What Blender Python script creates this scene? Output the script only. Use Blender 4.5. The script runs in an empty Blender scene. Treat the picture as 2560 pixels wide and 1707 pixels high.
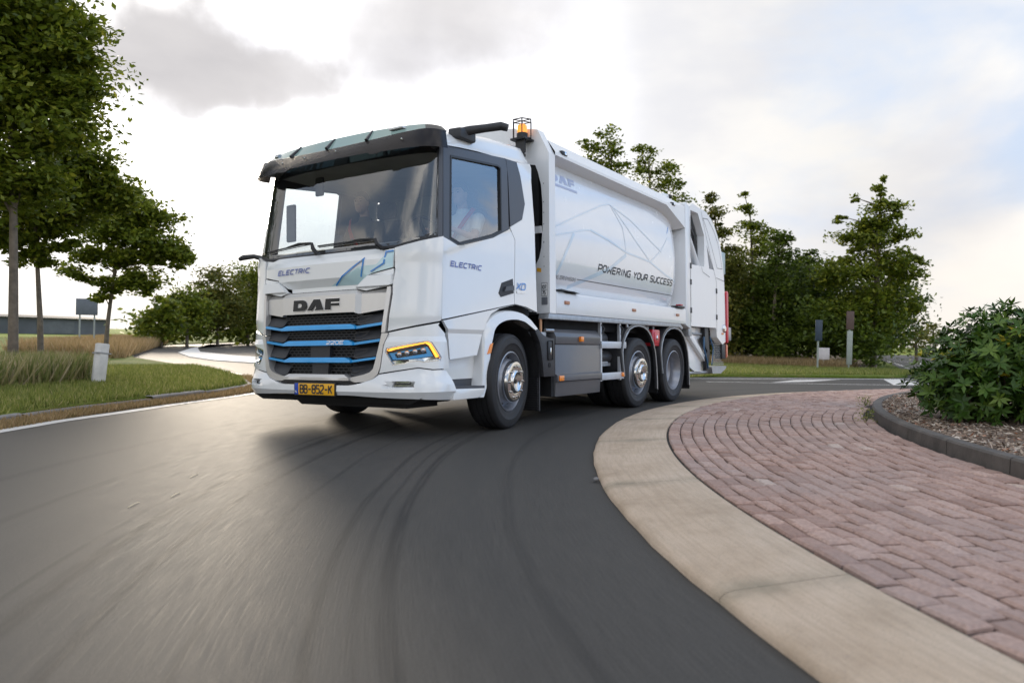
import bpy, bmesh, math, random
import numpy as np
from mathutils import Vector, Matrix
R = math.radians
random.seed(7); rng = np.random.default_rng(7)
sc = bpy.context.scene
COL = sc.collection

# ------------------------------------------------------------------ camera
cam_d = bpy.data.cameras.new('camera'); cam = bpy.data.objects.new('camera', cam_d); COL.objects.link(cam); sc.camera = cam
cam_d.sensor_width = 36; cam_d.lens = 25.94; cam_d.clip_start = .05; cam_d.clip_end = 6000
cr = Vector((-0.54139225, 0.84043663, 0.02367939)); cu = Vector((0.00883137, -0.02247789, 0.99970833)); cf = Vector((-0.84072376, -0.54144346, -0.00474715))
CP = Vector((6.41569, 5.36647, 0.94391))
cam.matrix_world = Matrix(((cr.x, cu.x, -cf.x, CP.x), (cr.y, cu.y, -cf.y, CP.y), (cr.z, cu.z, -cf.z, CP.z), (0, 0, 0, 1)))
cam_d.dof.use_dof = True; cam_d.dof.focus_distance = 8.4; cam_d.dof.aperture_fstop = 2.0

# ------------------------------------------------------------------ light
SUN_AZ, SUN_EL = R(236), R(13)
sd = bpy.data.lights.new('sun', 'SUN'); sd.energy = 1.9; sd.angle = R(11); sd.color = (1, .86, .68)
so = bpy.data.objects.new('sun', sd); COL.objects.link(so)
sv = Vector((math.cos(SUN_AZ)*math.cos(SUN_EL), math.sin(SUN_AZ)*math.cos(SUN_EL), math.sin(SUN_EL)))
so.rotation_euler = sv.to_track_quat('Z', 'Y').to_euler()
sc.view_settings.view_transform = 'Standard'; sc.view_settings.look = 'None'; sc.view_settings.exposure = .5; sc.view_settings.gamma = 1
wd = bpy.data.worlds.new('World'); sc.world = wd; wd.use_nodes = True
nt = wd.node_tree; N = nt.nodes; L = nt.links; N.clear()
def nn(tree, typ, **kw):
    n = tree.nodes.new(typ)
    for k, v in kw.items():
        if k.startswith('i_'):
            key = k[2:]; key = int(key) if key.isdigit() else key.replace('_', ' ')
            n.inputs[key].default_value = v
        else: setattr(n, k, v)
    return n
def ramp(tree, fac, stops, interp='EASE'):
    r = tree.nodes.new('ShaderNodeValToRGB'); r.color_ramp.interpolation = interp
    e = r.color_ramp.elements
    while len(e) < len(stops): e.new(.5)
    for el, (p, c) in zip(e, stops):
        el.position = p; el.color = (c, c, c, 1) if not isinstance(c, tuple) else (*c, 1)
    tree.links.new(fac, r.inputs[0]); return r.outputs[0]
def math2(tree, op, a, b=None, clamp=False):
    m = tree.nodes.new('ShaderNodeMath'); m.operation = op; m.use_clamp = clamp
    for i, v in enumerate((a, b)):
        if v is None: continue
        if isinstance(v, (int, float)): m.inputs[i].default_value = v
        else: tree.links.new(v, m.inputs[i])
    return m.outputs[0]
def mixc(tree, f, a, b, mode='MIX'):
    m = tree.nodes.new('ShaderNodeMix'); m.data_type = 'RGBA'; m.blend_type = mode
    for s, v in ((0, f), (6, a), (7, b)):
        if isinstance(v, (int, float)): m.inputs[s].default_value = v
        elif isinstance(v, tuple): m.inputs[s].default_value = (*v, 1)
        else: tree.links.new(v, m.inputs[s])
    return m.outputs[2]
tc = nn(nt, 'ShaderNodeTexCoord'); DIR = tc.outputs['Generated']
sky = nn(nt, 'ShaderNodeTexSky', sky_type='NISHITA', sun_disc=False, sun_elevation=SUN_EL, sun_rotation=R(90)-SUN_AZ, air_density=1.0, dust_density=1.5, ozone_density=2.0)
mp = nn(nt, 'ShaderNodeMapping'); mp.inputs['Scale'].default_value = (1, 1, 2.3); L.new(DIR, mp.inputs['Vector'])
n1 = nn(nt, 'ShaderNodeTexNoise', i_Scale=1.9, i_Detail=7.0, i_Roughness=.52, i_Distortion=.25); L.new(mp.outputs[0], n1.inputs['Vector'])
n2 = nn(nt, 'ShaderNodeTexNoise', i_Scale=3.1, i_Detail=5.0, i_Roughness=.5); L.new(mp.outputs[0], n2.inputs['Vector'])
def dotdir(az, el):
    d = nn(nt, 'ShaderNodeVectorMath', operation='DOT_PRODUCT'); nrm = nn(nt, 'ShaderNodeVectorMath', operation='NORMALIZE'); L.new(DIR, nrm.inputs[0]); L.new(nrm.outputs[0], d.inputs[0])
    d.inputs[1].default_value = (math.cos(R(az))*math.cos(R(el)), math.sin(R(az))*math.cos(R(el)), math.sin(R(el))); return d.outputs['Value']
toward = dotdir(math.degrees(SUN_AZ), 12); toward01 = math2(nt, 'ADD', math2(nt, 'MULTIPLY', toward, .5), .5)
# white cloud cover: nearly complete toward the sun, broken with blue behind the viewer
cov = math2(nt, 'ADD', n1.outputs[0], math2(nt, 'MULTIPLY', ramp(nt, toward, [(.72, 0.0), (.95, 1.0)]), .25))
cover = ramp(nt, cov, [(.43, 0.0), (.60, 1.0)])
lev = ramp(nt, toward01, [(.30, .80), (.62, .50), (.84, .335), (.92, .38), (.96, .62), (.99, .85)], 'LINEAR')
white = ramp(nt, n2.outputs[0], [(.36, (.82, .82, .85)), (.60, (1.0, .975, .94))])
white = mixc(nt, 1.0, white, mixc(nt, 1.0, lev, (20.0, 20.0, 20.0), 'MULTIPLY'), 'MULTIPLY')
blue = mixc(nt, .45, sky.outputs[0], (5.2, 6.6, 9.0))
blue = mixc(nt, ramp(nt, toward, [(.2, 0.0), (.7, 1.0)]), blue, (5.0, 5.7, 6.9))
col = mixc(nt, cover, blue, white)
sz = nn(nt, 'ShaderNodeSeparateXYZ'); L.new(DIR, sz.inputs[0])
col = mixc(nt, ramp(nt, sz.outputs[2], [(0.0, .75), (.22, 0.0)]), col, (7.6, 6.9, 6.0))
# grey cumulus shapes
def blob(az, el, r, soft, sx=1.0):
    # distance in (azimuth, elevation) of the direction, broken up by noise
    v = nn(nt, 'ShaderNodeVectorMath', operation='SUBTRACT'); L.new(DIR, v.inputs[0])
    v.inputs[1].default_value = (math.cos(R(az))*math.cos(R(el)), math.sin(R(az))*math.cos(R(el)), math.sin(R(el)))
    m = nn(nt, 'ShaderNodeVectorMath', operation='MULTIPLY'); L.new(v.outputs[0], m.inputs[0]); m.inputs[1].default_value = (sx, sx, 1)
    ln = nn(nt, 'ShaderNodeVectorMath', operation='LENGTH'); L.new(m.outputs[0], ln.inputs[0])
    w = math2(nt, 'SUBTRACT', n3.outputs[0], .5)
    d = math2(nt, 'ADD', ln.outputs['Value'], math2(nt, 'MULTIPLY', w, .12))
    return ramp(nt, d, [(max(r-soft, 0), 1.0), (r+soft*.55, 0.0)])
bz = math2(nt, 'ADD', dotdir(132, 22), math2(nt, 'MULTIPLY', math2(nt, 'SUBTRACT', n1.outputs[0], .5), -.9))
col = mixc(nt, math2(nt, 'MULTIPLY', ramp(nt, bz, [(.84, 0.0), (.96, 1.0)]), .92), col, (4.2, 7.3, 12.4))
n3 = nn(nt, 'ShaderNodeTexNoise', i_Scale=8.0, i_Detail=7.0, i_Roughness=.52); L.new(DIR, n3.inputs['Vector'])
for az, el, r, s, sx, g in ((238.6, 19.3, .074, .036, .80, 1.0), (235.4, 19.1, .070, .036, .80, 1.0), (231.6, 18.6, .046, .03, .55, .9), (238.0, 16.4, .046, .04, .8, .6), (220.5, 21.8, .095, .06, .7, .7), (215.8, 23.4, .09, .06, .7, .6), (223.0, 20.0, .055, .05, .8, .4), (184.0, 7.6, .045, .045, .35, .25), (182.0, 9.8, .05, .05, .4, .25)):
    b = blob(az, el, r, s, sx)
    col = mixc(nt, math2(nt, 'MULTIPLY', b, g), col, mixc(nt, ramp(nt, n1.outputs[0], [(.3, 0.0), (.7, 1.0)]), (3.9, 3.8, 3.95), (5.6, 5.4, 5.4)))
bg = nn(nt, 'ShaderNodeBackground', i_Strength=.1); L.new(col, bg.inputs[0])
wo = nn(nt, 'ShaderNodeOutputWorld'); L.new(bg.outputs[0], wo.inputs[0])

# ------------------------------------------------------------------ materials
MAT = {}
def mat(name, col, rough=.5, metal=0, coat=0, bump=None, vary=None, emit=None, spec=.5, trans=0, alpha=1):
    if name in MAT: return MAT[name]
    m = bpy.data.materials.new(name); m.use_nodes = True; t = m.node_tree; b = t.nodes['Principled BSDF']
    b.inputs['Base Color'].default_value = (*col, 1); b.inputs['Roughness'].default_value = rough; b.inputs['Metallic'].default_value = metal
    b.inputs['Coat Weight'].default_value = coat; b.inputs['Coat Roughness'].default_value = .04; b.inputs['Specular IOR Level'].default_value = spec
    if trans: b.inputs['Transmission Weight'].default_value = trans
    tcn = nn(t, 'ShaderNodeTexCoord')
    if vary:  # (scale, amount)
        n = nn(t, 'ShaderNodeTexNoise', i_Scale=vary[0], i_Detail=5.0, i_Roughness=.6); t.links.new(tcn.outputs['Object'], n.inputs['Vector'])
        lo = tuple(c*(1-vary[1]) for c in col); hi = tuple(min(c*(1+vary[1]), 1) for c in col)
        t.links.new(ramp(t, n.outputs[0], [(.3, lo), (.7, hi)], 'LINEAR'), b.inputs['Base Color'])
        rr = t.nodes.new('ShaderNodeMapRange'); rr.inputs[3].default_value = max(rough*.8, .02); rr.inputs[4].default_value = min(rough*1.25, 1)
        t.links.new(n.outputs[0], rr.inputs[0]); t.links.new(rr.outputs[0], b.inputs['Roughness'])
    if bump:
        n = nn(t, 'ShaderNodeTexNoise', i_Scale=bump[0], i_Detail=4.0); t.links.new(tcn.outputs['Object'], n.inputs['Vector'])
        bp = nn(t, 'ShaderNodeBump', i_Strength=bump[1], i_Distance=bump[2] if len(bump) > 2 else .01); t.links.new(n.outputs[0], bp.inputs['Height']); t.links.new(bp.outputs[0], b.inputs['Normal'])
    if emit: b.inputs['Emission Color'].default_value = (*emit[0], 1); b.inputs['Emission Strength'].default_value = emit[1]
    MAT[name] = m; return m
def glass(name, tint, ior=1.6, rough=0.0, body=0.0):
    m = bpy.data.materials.new(name); m.use_nodes = True; t = m.node_tree; t.nodes.clear()
    geo = nn(t, 'ShaderNodeNewGeometry'); dt = nn(t, 'ShaderNodeVectorMath', operation='DOT_PRODUCT'); t.links.new(geo.outputs['Normal'], dt.inputs[0]); t.links.new(geo.outputs['Incoming'], dt.inputs[1])
    cs = math2(t, 'ABSOLUTE', dt.outputs['Value']); f0 = ((ior-1)/(ior+1))**2
    f = math2(t, 'ADD', math2(t, 'MULTIPLY', math2(t, 'POWER', math2(t, 'SUBTRACT', 1.0, cs, True), 5.0), 1-f0), f0, True)
    tr = nn(t, 'ShaderNodeBsdfTransparent'); tr.inputs[0].default_value = (*tint, 1)
    gl = nn(t, 'ShaderNodeBsdfGlossy', i_Roughness=rough); mx = nn(t, 'ShaderNodeMixShader'); out = nn(t, 'ShaderNodeOutputMaterial')
    t.links.new(f, mx.inputs[0]); t.links.new(tr.outputs[0], mx.inputs[1]); t.links.new(gl.outputs[0], mx.inputs[2]); t.links.new(mx.outputs[0], out.inputs[0])
    MAT[name] = m; return m
M_white = mat('white_paint', (.79, .80, .80), .22, coat=1, vary=(2.5, .015), bump=(1.3, .06, .02))
M_white2 = mat('white_body_paint', (.79, .80, .81), .33, coat=.5, vary=(3, .02), bump=(2.0, .08, .01))
M_silver = mat('silver_paint', (.62, .60, .58), .38, metal=.55, coat=.3, vary=(9, .04))
M_black = mat('black_plastic', (.012, .012, .014), .45, vary=(14, .25))
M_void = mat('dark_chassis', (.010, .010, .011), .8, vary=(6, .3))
M_grey = mat('dark_grey_satin', (.062, .066, .078), .38, vary=(7, .08))
M_antr = mat('anthracite_panel', (.105, .105, .112), .36, coat=.15, vary=(5, .08))
M_plast = mat('dark_plastic', (.03, .03, .033), .5, vary=(20, .2))
M_blue = mat('blue_trim', (.02, .33, .72), .35, coat=.4, vary=(8, .06))
M_chrome = mat('chrome', (.58, .57, .56), .16, metal=1, vary=(6, .05))
M_rim = mat('rim_grey', (.30, .31, .34), .34, metal=.6, vary=(12, .12))
M_steel = mat('galvanised_steel', (.42, .43, .44), .42, metal=.6, vary=(16, .15))
M_alu = mat('aluminium_plank', (.55, .57, .60), .4, metal=.5, vary=(9, .06))
M_tyre = mat('tyre_rubber', (.016, .016, .018), .62, vary=(9, .25), bump=(40, .15))
M_red = mat('red_plastic', (.55, .015, .03), .35, coat=.3, vary=(9, .1))
M_amber = mat('amber_lens', (.9, .25, .02), .2, coat=.5, vary=(30, .15))
M_amber_on = mat('amber_light_on', (1, .45, .05), .3, emit=((1, .36, .03), 1.7))
M_lens = mat('lamp_reflector', (.6, .62, .64), .12, metal=1, vary=(60, .35))
M_plate = mat('plate_yellow', (.85, .43, .01), .4, vary=(10, .03))
M_blueplate = mat('plate_blue', (.01, .06, .42), .4, vary=(10, .05))
M_ink = mat('ink_dark', (.03, .03, .035), .5, vary=(9, .1))
M_inkg = mat('ink_grey', (.12, .125, .13), .5, vary=(9, .1))
M_violet = mat('ink_violet_blue', (.13, .17, .42), .4, vary=(5, .25))
M_fade = mat('ink_pale_violet', (.42, .45, .60), .35, coat=.4, vary=(5, .08))
M_line1 = mat('graphic_mid_blue', (.03, .22, .60), .25, coat=.8, vary=(4, .1))
M_line2 = mat('graphic_pale_blue', (.56, .68, .79), .25, coat=.8, vary=(3, .1))
M_line3 = mat('graphic_faint_blue', (.66, .74, .81), .3, coat=.6, vary=(3, .05))
M_teal = mat('graphic_pale_teal', (.50, .68, .71), .22, coat=1, vary=(3, .04))
M_smoke = glass('smoked_visor', (.035, .035, .04), 1.55, .03)
M_green = glass('green_tinted_glass', (.10, .15, .155), 1.45, .05)
M_glass = glass('windscreen_glass', (.84, .86, .86), 2.4)
M_sglass = glass('side_window_glass', (.78, .84, .86), 3.1)
M_clear = glass('clear_lamp_cover', (.93, .94, .95), 1.45)
M_skin = mat('skin', (.48, .29, .21), .5, vary=(30, .08)); M_hair = mat('hair', (.02, .013, .009), .6, vary=(60, .3))
M_shirt = mat('white_shirt', (.72, .73, .70), .8, vary=(20, .05)); M_jack = mat('brown_jacket', (.12, .09, .055), .8, vary=(20, .15))
M_belt = mat('red_belt', (.6, .02, .02), .6, vary=(40, .1)); M_seat = mat('seat_fabric', (.09, .09, .095), .9, vary=(30, .2)); M_trim = mat('cab_trim', (.45, .45, .43), .8, vary=(6, .08))
M_dash = mat('dashboard', (.16, .16, .16), .6, vary=(12, .15)); M_trou = mat('trousers', (.03, .035, .05), .9, vary=(20, .2)); M_eye = mat('eye', (.02, .015, .01), .2, vary=(30, .1))
M_gloss = mat('gloss_black', (.010, .011, .010), .25, vary=(9, .2), spec=.25)
M_mud = mat('mudguard_plastic', (.035, .036, .04), .34, vary=(6, .12))

# ------------------------------------------------------------------ object helpers
def tag(o, label=None, cat=None, group=None, kind=None):
    for k, v in (('label', label), ('category', cat), ('group', group), ('kind', kind)):
        if v: o[k] = v
    return o
def empty(name, loc=(0, 0, 0), rot=(0, 0, 0)):
    o = bpy.data.objects.new(name, None); o.location = loc; o.rotation_euler = rot; o.empty_display_size = .2; COL.objects.link(o); return o
def link(name, me, m, parent=None):
    me.materials.clear(); me.materials.append(m); o = bpy.data.objects.new(name, me); COL.objects.link(o)
    if parent: o.parent = parent
    return o
def finish(bm, name, m, parent=None, smooth=True, angle=32, recalc=True):
    if recalc: bmesh.ops.recalc_face_normals(bm, faces=bm.faces)
    for f in bm.faces: f.smooth = smooth
    if smooth:
        for e in bm.edges:
            if len(e.link_faces) == 2: e.smooth = e.calc_face_angle(0) < R(angle)
    me = bpy.data.meshes.new(name); bm.to_mesh(me); bm.free(); return link(name, me, m, parent)
class MB:
    def __init__(s): s.bm = bmesh.new()
    def box(s, x0, x1, y0, y1, z0, z1, bev=0, rot=None, piv=None):
        r = bmesh.ops.create_cube(s.bm, size=1); v = r['verts']
        bmesh.ops.scale(s.bm, vec=(abs(x1-x0), abs(y1-y0), abs(z1-z0)), verts=v); bmesh.ops.translate(s.bm, vec=((x0+x1)/2, (y0+y1)/2, (z0+z1)/2), verts=v)
        if bev:
            e = list({e for q in v for e in q.link_edges}); r2 = bmesh.ops.bevel(s.bm, geom=e, offset=bev, segments=2, affect='EDGES', profile=.6); v = r2['verts']
        if rot is not None:
            vv = {q for q in v}; bmesh.ops.rotate(s.bm, cent=piv or ((x0+x1)/2, (y0+y1)/2, (z0+z1)/2), matrix=rot, verts=list(vv))
        return s
    def tube(s, pts, r, seg=8, cap=True):
        pts = [Vector(p) for p in pts]; rings = []
        rr = r if isinstance(r, (list, tuple)) else [r]*len(pts)
        up = None
        for i, p in enumerate(pts):
            d = (pts[min(i+1, len(pts)-1)]-pts[max(i-1, 0)]).normalized()
            if up is None: up = d.orthogonal().normalized()
            up = (up-d*up.dot(d)).normalized(); w = d.cross(up)
            rings.append([s.bm.verts.new(p+(up*math.cos(a)+w*math.sin(a))*rr[i]) for a in [2*math.pi*k/seg for k in range(seg)]])
        for a, b in zip(rings, rings[1:]):
            for k in range(seg): s.bm.faces.new((a[k], a[(k+1) % seg], b[(k+1) % seg], b[k]))
        if cap: s.bm.faces.new(rings[0][::-1]); s.bm.faces.new(rings[-1])
        return s
    def lathe(s, prof, c=(0, 0, 0), axis='y', seg=48, mtx=None, caps=True):
        c = Vector(c); rings = []
        for r, h in prof:
            ring = []
            for k in range(seg):
                a = 2*math.pi*k/seg
                p = Vector((r*math.cos(a), h, r*math.sin(a))) if axis == 'y' else (Vector((r*math.cos(a), r*math.sin(a), h)) if axis == 'z' else Vector((h, r*math.cos(a), r*math.sin(a))))
                if mtx is not None: p = mtx @ p
                ring.append(s.bm.verts.new(c+p))
            rings.append(ring)
        for a, b in zip(rings, rings[1:]):
            for k in range(seg): s.bm.faces.new((a[k], a[(k+1) % seg], b[(k+1) % seg], b[k]))
        for ring, (r, h) in ((rings[0], prof[0]), (rings[-1], prof[-1])):
            if r > 1e-4 and caps: s.bm.faces.new(ring)
        bmesh.ops.remove_doubles(s.bm, verts=[v for q in rings for v in q], dist=1e-5)
        return s
    def prism(s, poly, a, b, plane='xz', bev=0):
        f = {'xz': lambda u, v, w: (u, w, v), 'xy': lambda u, v, w: (u, v, w), 'yz': lambda u, v, w: (w, u, v)}[plane]
        A = [s.bm.verts.new(f(u, v, a)) for u, v in poly]; B = [s.bm.verts.new(f(u, v, b)) for u, v in poly]; n = len(poly)
        fs = [s.bm.faces.new(A), s.bm.faces.new(B[::-1])]+[s.bm.faces.new((A[i], B[i], B[(i+1) % n], A[(i+1) % n])) for i in range(n)]
        bmesh.ops.recalc_face_normals(s.bm, faces=fs)
        if bev: bmesh.ops.bevel(s.bm, geom=list({e for q in fs for e in q.edges}), offset=bev, segments=2, affect='EDGES', profile=.6)
        return s
    def ell(s, c, r, rot=None, sub=2):
        v = bmesh.ops.create_icosphere(s.bm, subdivisions=sub, radius=1)['verts']
        m = Matrix.Translation(c) @ (rot.to_4x4() if rot is not None else Matrix.Identity(4)) @ Matrix.Diagonal((*r, 1)); bmesh.ops.transform(s.bm, matrix=m, verts=v); return s
    def grid(s, rows):
        V = [[s.bm.verts.new(p) for p in r] for r in rows]
        for a, b in zip(V, V[1:]):
            for i in range(len(a)-1): s.bm.faces.new((a[i], a[i+1], b[i+1], b[i]))
        return s
    def build(s, name, m, parent=None, smooth=True, angle=32, recalc=True): return finish(s.bm, name, m, parent, smooth, angle, recalc)

def inset_poly(P, d):
    n = len(P); A = sum(P[i][0]*P[(i+1) % n][1]-P[(i+1) % n][0]*P[i][1] for i in range(n)); sg = 1 if A > 0 else -1; out = []
    for i in range(n):
        p0, p1, p2 = Vector(P[i-1]), Vector(P[i]), Vector(P[(i+1) % n]); a = (p1-p0).normalized(); b = (p2-p1).normalized()
        na = Vector((-a.y, a.x))*sg; nb = Vector((-b.y, b.x))*sg; m = na+nb
        if m.length < 1e-6: out.append(P[i]); continue
        m.normalize(); k = d/max(m.dot(na), .35); q = p1+m*k; out.append((q.x, q.y))
    return out
def panel(name, M, outer, m, parent=None, off=0., thick=.02, holes=(), cu=(), cv=(), inset=0., mirror=False, smooth=True, angle=32):
    """flat outline in (u,v), cut along cu / cv, laid on the surface M(u,v,offset) with a thickness"""
    if inset: outer = inset_poly(outer, inset)
    bm = bmesh.new(); ed = []
    for lp in [outer, *holes]:
        vs = [bm.verts.new((p[0], p[1], 0)) for p in lp]
        for i in range(len(vs)): ed.append(bm.edges.new((vs[i], vs[(i+1) % len(vs)])))
    bmesh.ops.triangle_fill(bm, use_beauty=True, use_dissolve=False, edges=ed, normal=(0, 0, 1))
    for c in cu: bmesh.ops.bisect_plane(bm, geom=list(bm.verts)+list(bm.edges)+list(bm.faces), plane_co=(c, 0, 0), plane_no=(1, 0, 0), dist=1e-5)
    for c in cv: bmesh.ops.bisect_plane(bm, geom=list(bm.verts)+list(bm.edges)+list(bm.faces), plane_co=(0, c, 0), plane_no=(0, 1, 0), dist=1e-5)
    of = off if callable(off) else (lambda u, v: off)
    back = {}; front = list(bm.verts); uv = {v: (v.co.x, v.co.y) for v in front}; fs = list(bm.faces); bnd = [e for e in bm.edges if len(e.link_faces) == 1]
    if thick:
        for v in front: back[v] = bm.verts.new(M(*uv[v], of(*uv[v])-thick))
        for f in fs: bm.faces.new([back[v] for v in reversed(f.verts)])
        for e in bnd:
            a, b = e.verts
            bm.faces.new((a, b, back[b], back[a]))
    for v in front: v.co = M(*uv[v], of(*uv[v]))
    bmesh.ops.recalc_face_normals(bm, faces=bm.faces)
    if not thick and bm.faces:
        pass
    o = finish(bm, name, m, parent, smooth, angle, recalc=bool(thick))
    if mirror: return o, mirrored(o, parent)
    return o
def mirrored(o, parent=None):
    me = o.data.copy(); n = len(me.vertices); co = np.empty(n*3); me.vertices.foreach_get('co', co); co = co.reshape(-1, 3); co[:, 1] *= -1; me.vertices.foreach_set('co', co.ravel()); me.flip_normals()
    c = bpy.data.objects.new(o.name.split('.')[0], me); COL.objects.link(c); c.parent = parent if parent else o.parent
    c.location = (o.location.x, -o.location.y, o.location.z)
    return c

# stroke lettering: squared letters with cut corners, each a set of polylines in a unit cell
c_ = .22
GL = {
 'E': [[(1, 1), (0, 1), (0, 0), (1, 0)], [(0, .5), (.85, .5)]], 'L': [[(0, 1), (0, 0), (.95, 0)]], 'C': [[(1, 1), (c_, 1), (0, 1-c_), (0, c_), (c_, 0), (1, 0)]],
 'T': [[(0, 1), (1, 1)], [(.5, 1), (.5, 0)]], 'R': [[(0, 0), (0, 1), (.8, 1), (1, .82), (1, .6), (.8, .45), (0, .45)], [(.55, .45), (1, 0)]], 'I': [[(.5, 0), (.5, 1)]],
 'P': [[(0, 0), (0, 1), (.8, 1), (1, .82), (1, .55), (.8, .4), (0, .4)]], 'O': [[(c_, 0), (0, c_), (0, 1-c_), (c_, 1), (1-c_, 1), (1, 1-c_), (1, c_), (1-c_, 0), (c_, 0)]],
 'W': [[(0, 1), (.1, 0), (.5, .55), (.9, 0), (1, 1)]], 'N': [[(0, 0), (0, 1), (1, 0), (1, 1)]], 'G': [[(1, 1), (c_, 1), (0, 1-c_), (0, c_), (c_, 0), (1, 0), (1, .48), (.55, .48)]],
 'Y': [[(0, 1), (.5, .5), (1, 1)], [(.5, .5), (.5, 0)]], 'U': [[(0, 1), (0, c_), (c_, 0), (1-c_, 0), (1, c_), (1, 1)]],
 'S': [[(1, 1), (c_, 1), (0, .85), (0, .65), (c_, .5), (1-c_, .5), (1, .35), (1, .15), (1-c_, 0), (0, 0)]], 'D': [[(0, 0), (0, 1), (1-c_, 1), (1, 1-c_), (1, c_), (1-c_, 0), (0, 0)]],
 'V': [[(0, 1), (.5, 0), (1, 1)]], 'Z': [[(0, 1), (1, 1), (0, 0), (1, 0)]], 'M': [[(0, 0), (0, 1), (.5, .45), (1, 1), (1, 0)]], 'B': [[(0, 0), (0, 1), (.75, 1), (.95, .85), (.95, .65), (.75, .52), (0, .52)], [(.75, .52), (1, .38), (1, .14), (.8, 0), (0, 0)]],
 'K': [[(0, 0), (0, 1)], [(1, 1), (.1, .45)], [(.35, .6), (1, 0)]], 'X': [[(0, 0), (1, 1)], [(0, 1), (1, 0)]],
 '0': [[(c_, 0), (0, c_), (0, 1-c_), (c_, 1), (1-c_, 1), (1, 1-c_), (1, c_), (1-c_, 0), (c_, 0)]], '1': [[(.25, .8), (.55, 1), (.55, 0)]], '2': [[(0, .85), (.15, 1), (.85, 1), (1, .85), (1, .62), (0, .12), (0, 0), (1, 0)]],
 '5': [[(1, 1), (.05, 1), (0, .58), (.8, .6), (1, .45), (1, .15), (.8, 0), (0, 0)]], '7': [[(0, 1), (1, 1), (.4, 0)]], '8': [[(.2, .52), (0, .68), (0, .85), (.2, 1), (.8, 1), (1, .85), (1, .68), (.8, .52), (.2, .52), (0, .36), (0, .15), (.2, 0), (.8, 0), (1, .15), (1, .36), (.8, .52)]],
 '-': [[(.1, .48), (.9, .48)]], ' ': []}
def stroke(bm, pts, w, M, off, closed=None):
    pts = [Vector(p) for p in pts]; n = len(pts); cl = (pts[0]-pts[-1]).length < 1e-6 if closed is None else closed
    Lp, Rp = [], []
    for i, p in enumerate(pts):
        a = (p-pts[i-1]) if i else ((pts[0]-pts[-2]) if cl else (pts[1]-p)); b = (pts[i+1]-p) if i < n-1 else ((pts[1]-pts[0]) if cl else (p-pts[i-1]))
        a = a.normalized(); b = b.normalized(); na = Vector((-a.y, a.x)); nb = Vector((-b.y, b.x)); m = (na+nb)
        m = m.normalized() if m.length > .1 else na; k = w/2/max(m.dot(na), .5)
        Lp.append(p+m*k); Rp.append(p-m*k)
    for i in range(n-1):
        q = [Lp[i], Lp[i+1], Rp[i+1], Rp[i]]; seg = max(1, int((pts[i+1]-pts[i]).length/.12))
        for j in range(seg):
            t0, t1 = j/seg, (j+1)/seg
            cor = [q[0].lerp(q[1], t0), q[0].lerp(q[1], t1), q[3].lerp(q[2], t1), q[3].lerp(q[2], t0)]
            f = bm.faces.new([bm.verts.new(M(c.x, c.y, off)) for c in cor[::-1]])
def text(name, s, M, u0, v0, u1, v1, m, parent, w=.17, off=.004, gap=.28, slant=0., flip=1, wide=()):
    """letters from (u0,v0) to (u1,..), height v1-v0"""
    bm = bmesh.new(); ws = [.45 if ch in 'I1' else (.5 if ch in ' ' else (1.25 if ch in 'WM' else 1.0)) for ch in s]; tot = sum(ws)+gap*(len(s)-1); k = (u1-u0)/tot; h = v1-v0; x = 0
    for ch, cw in zip(s, ws):
        for pl in GL[ch]:
            pts = [(u0+(x+px*cw)*k+slant*(py-.5)*h*(1 if u1 > u0 else -1), v0+py*h) for px, py in pl]
            stroke(bm, pts, w*h, M, off)
        x += cw+gap
    return finish(bm, name, m, parent, smooth=False, recalc=False)
def decal(name, pl, w, M, m, parent, off=.004):
    out = []
    for p in pl:
        bm = bmesh.new(); stroke(bm, p, w, M, off, closed=False); out.append(finish(bm, name, m, parent, smooth=False, recalc=False))
    return out

# ------------------------------------------------------------------ truck surfaces (truck frame: x forward, y to its left, z up)
RHO = .036
XC = ([.3, .5, 1.0, 1.37, 1.72, 1.80, 2.62, 2.95], [1.50, 1.50, 1.49, 1.45, 1.42, 1.39, 1.20, 1.10]); XS = ([.3, 1.75, 2.66, 2.95], [1.10, 1.09, 1.02, .99]); YS = ([.3, .6, 1.75, 2.66, 2.8, 2.95], [1.22, 1.23, 1.22, 1.16, 1.13, 1.05])
PN = np.array([(0, 0), (.15, -.006), (.3, -.025), (.45, -.06), (.6, -.115), (.72, -.18), (.81, -.27), (.88, -.38), (.93, -.5), (.965, -.65), (.985, -.8), (1., -1.)])
SLt = np.concatenate([[0], np.cumsum(np.hypot(np.diff(PN[:, 0]*1.22), np.diff(PN[:, 1]*.37)))]); S0 = float(SLt[-1])
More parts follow.
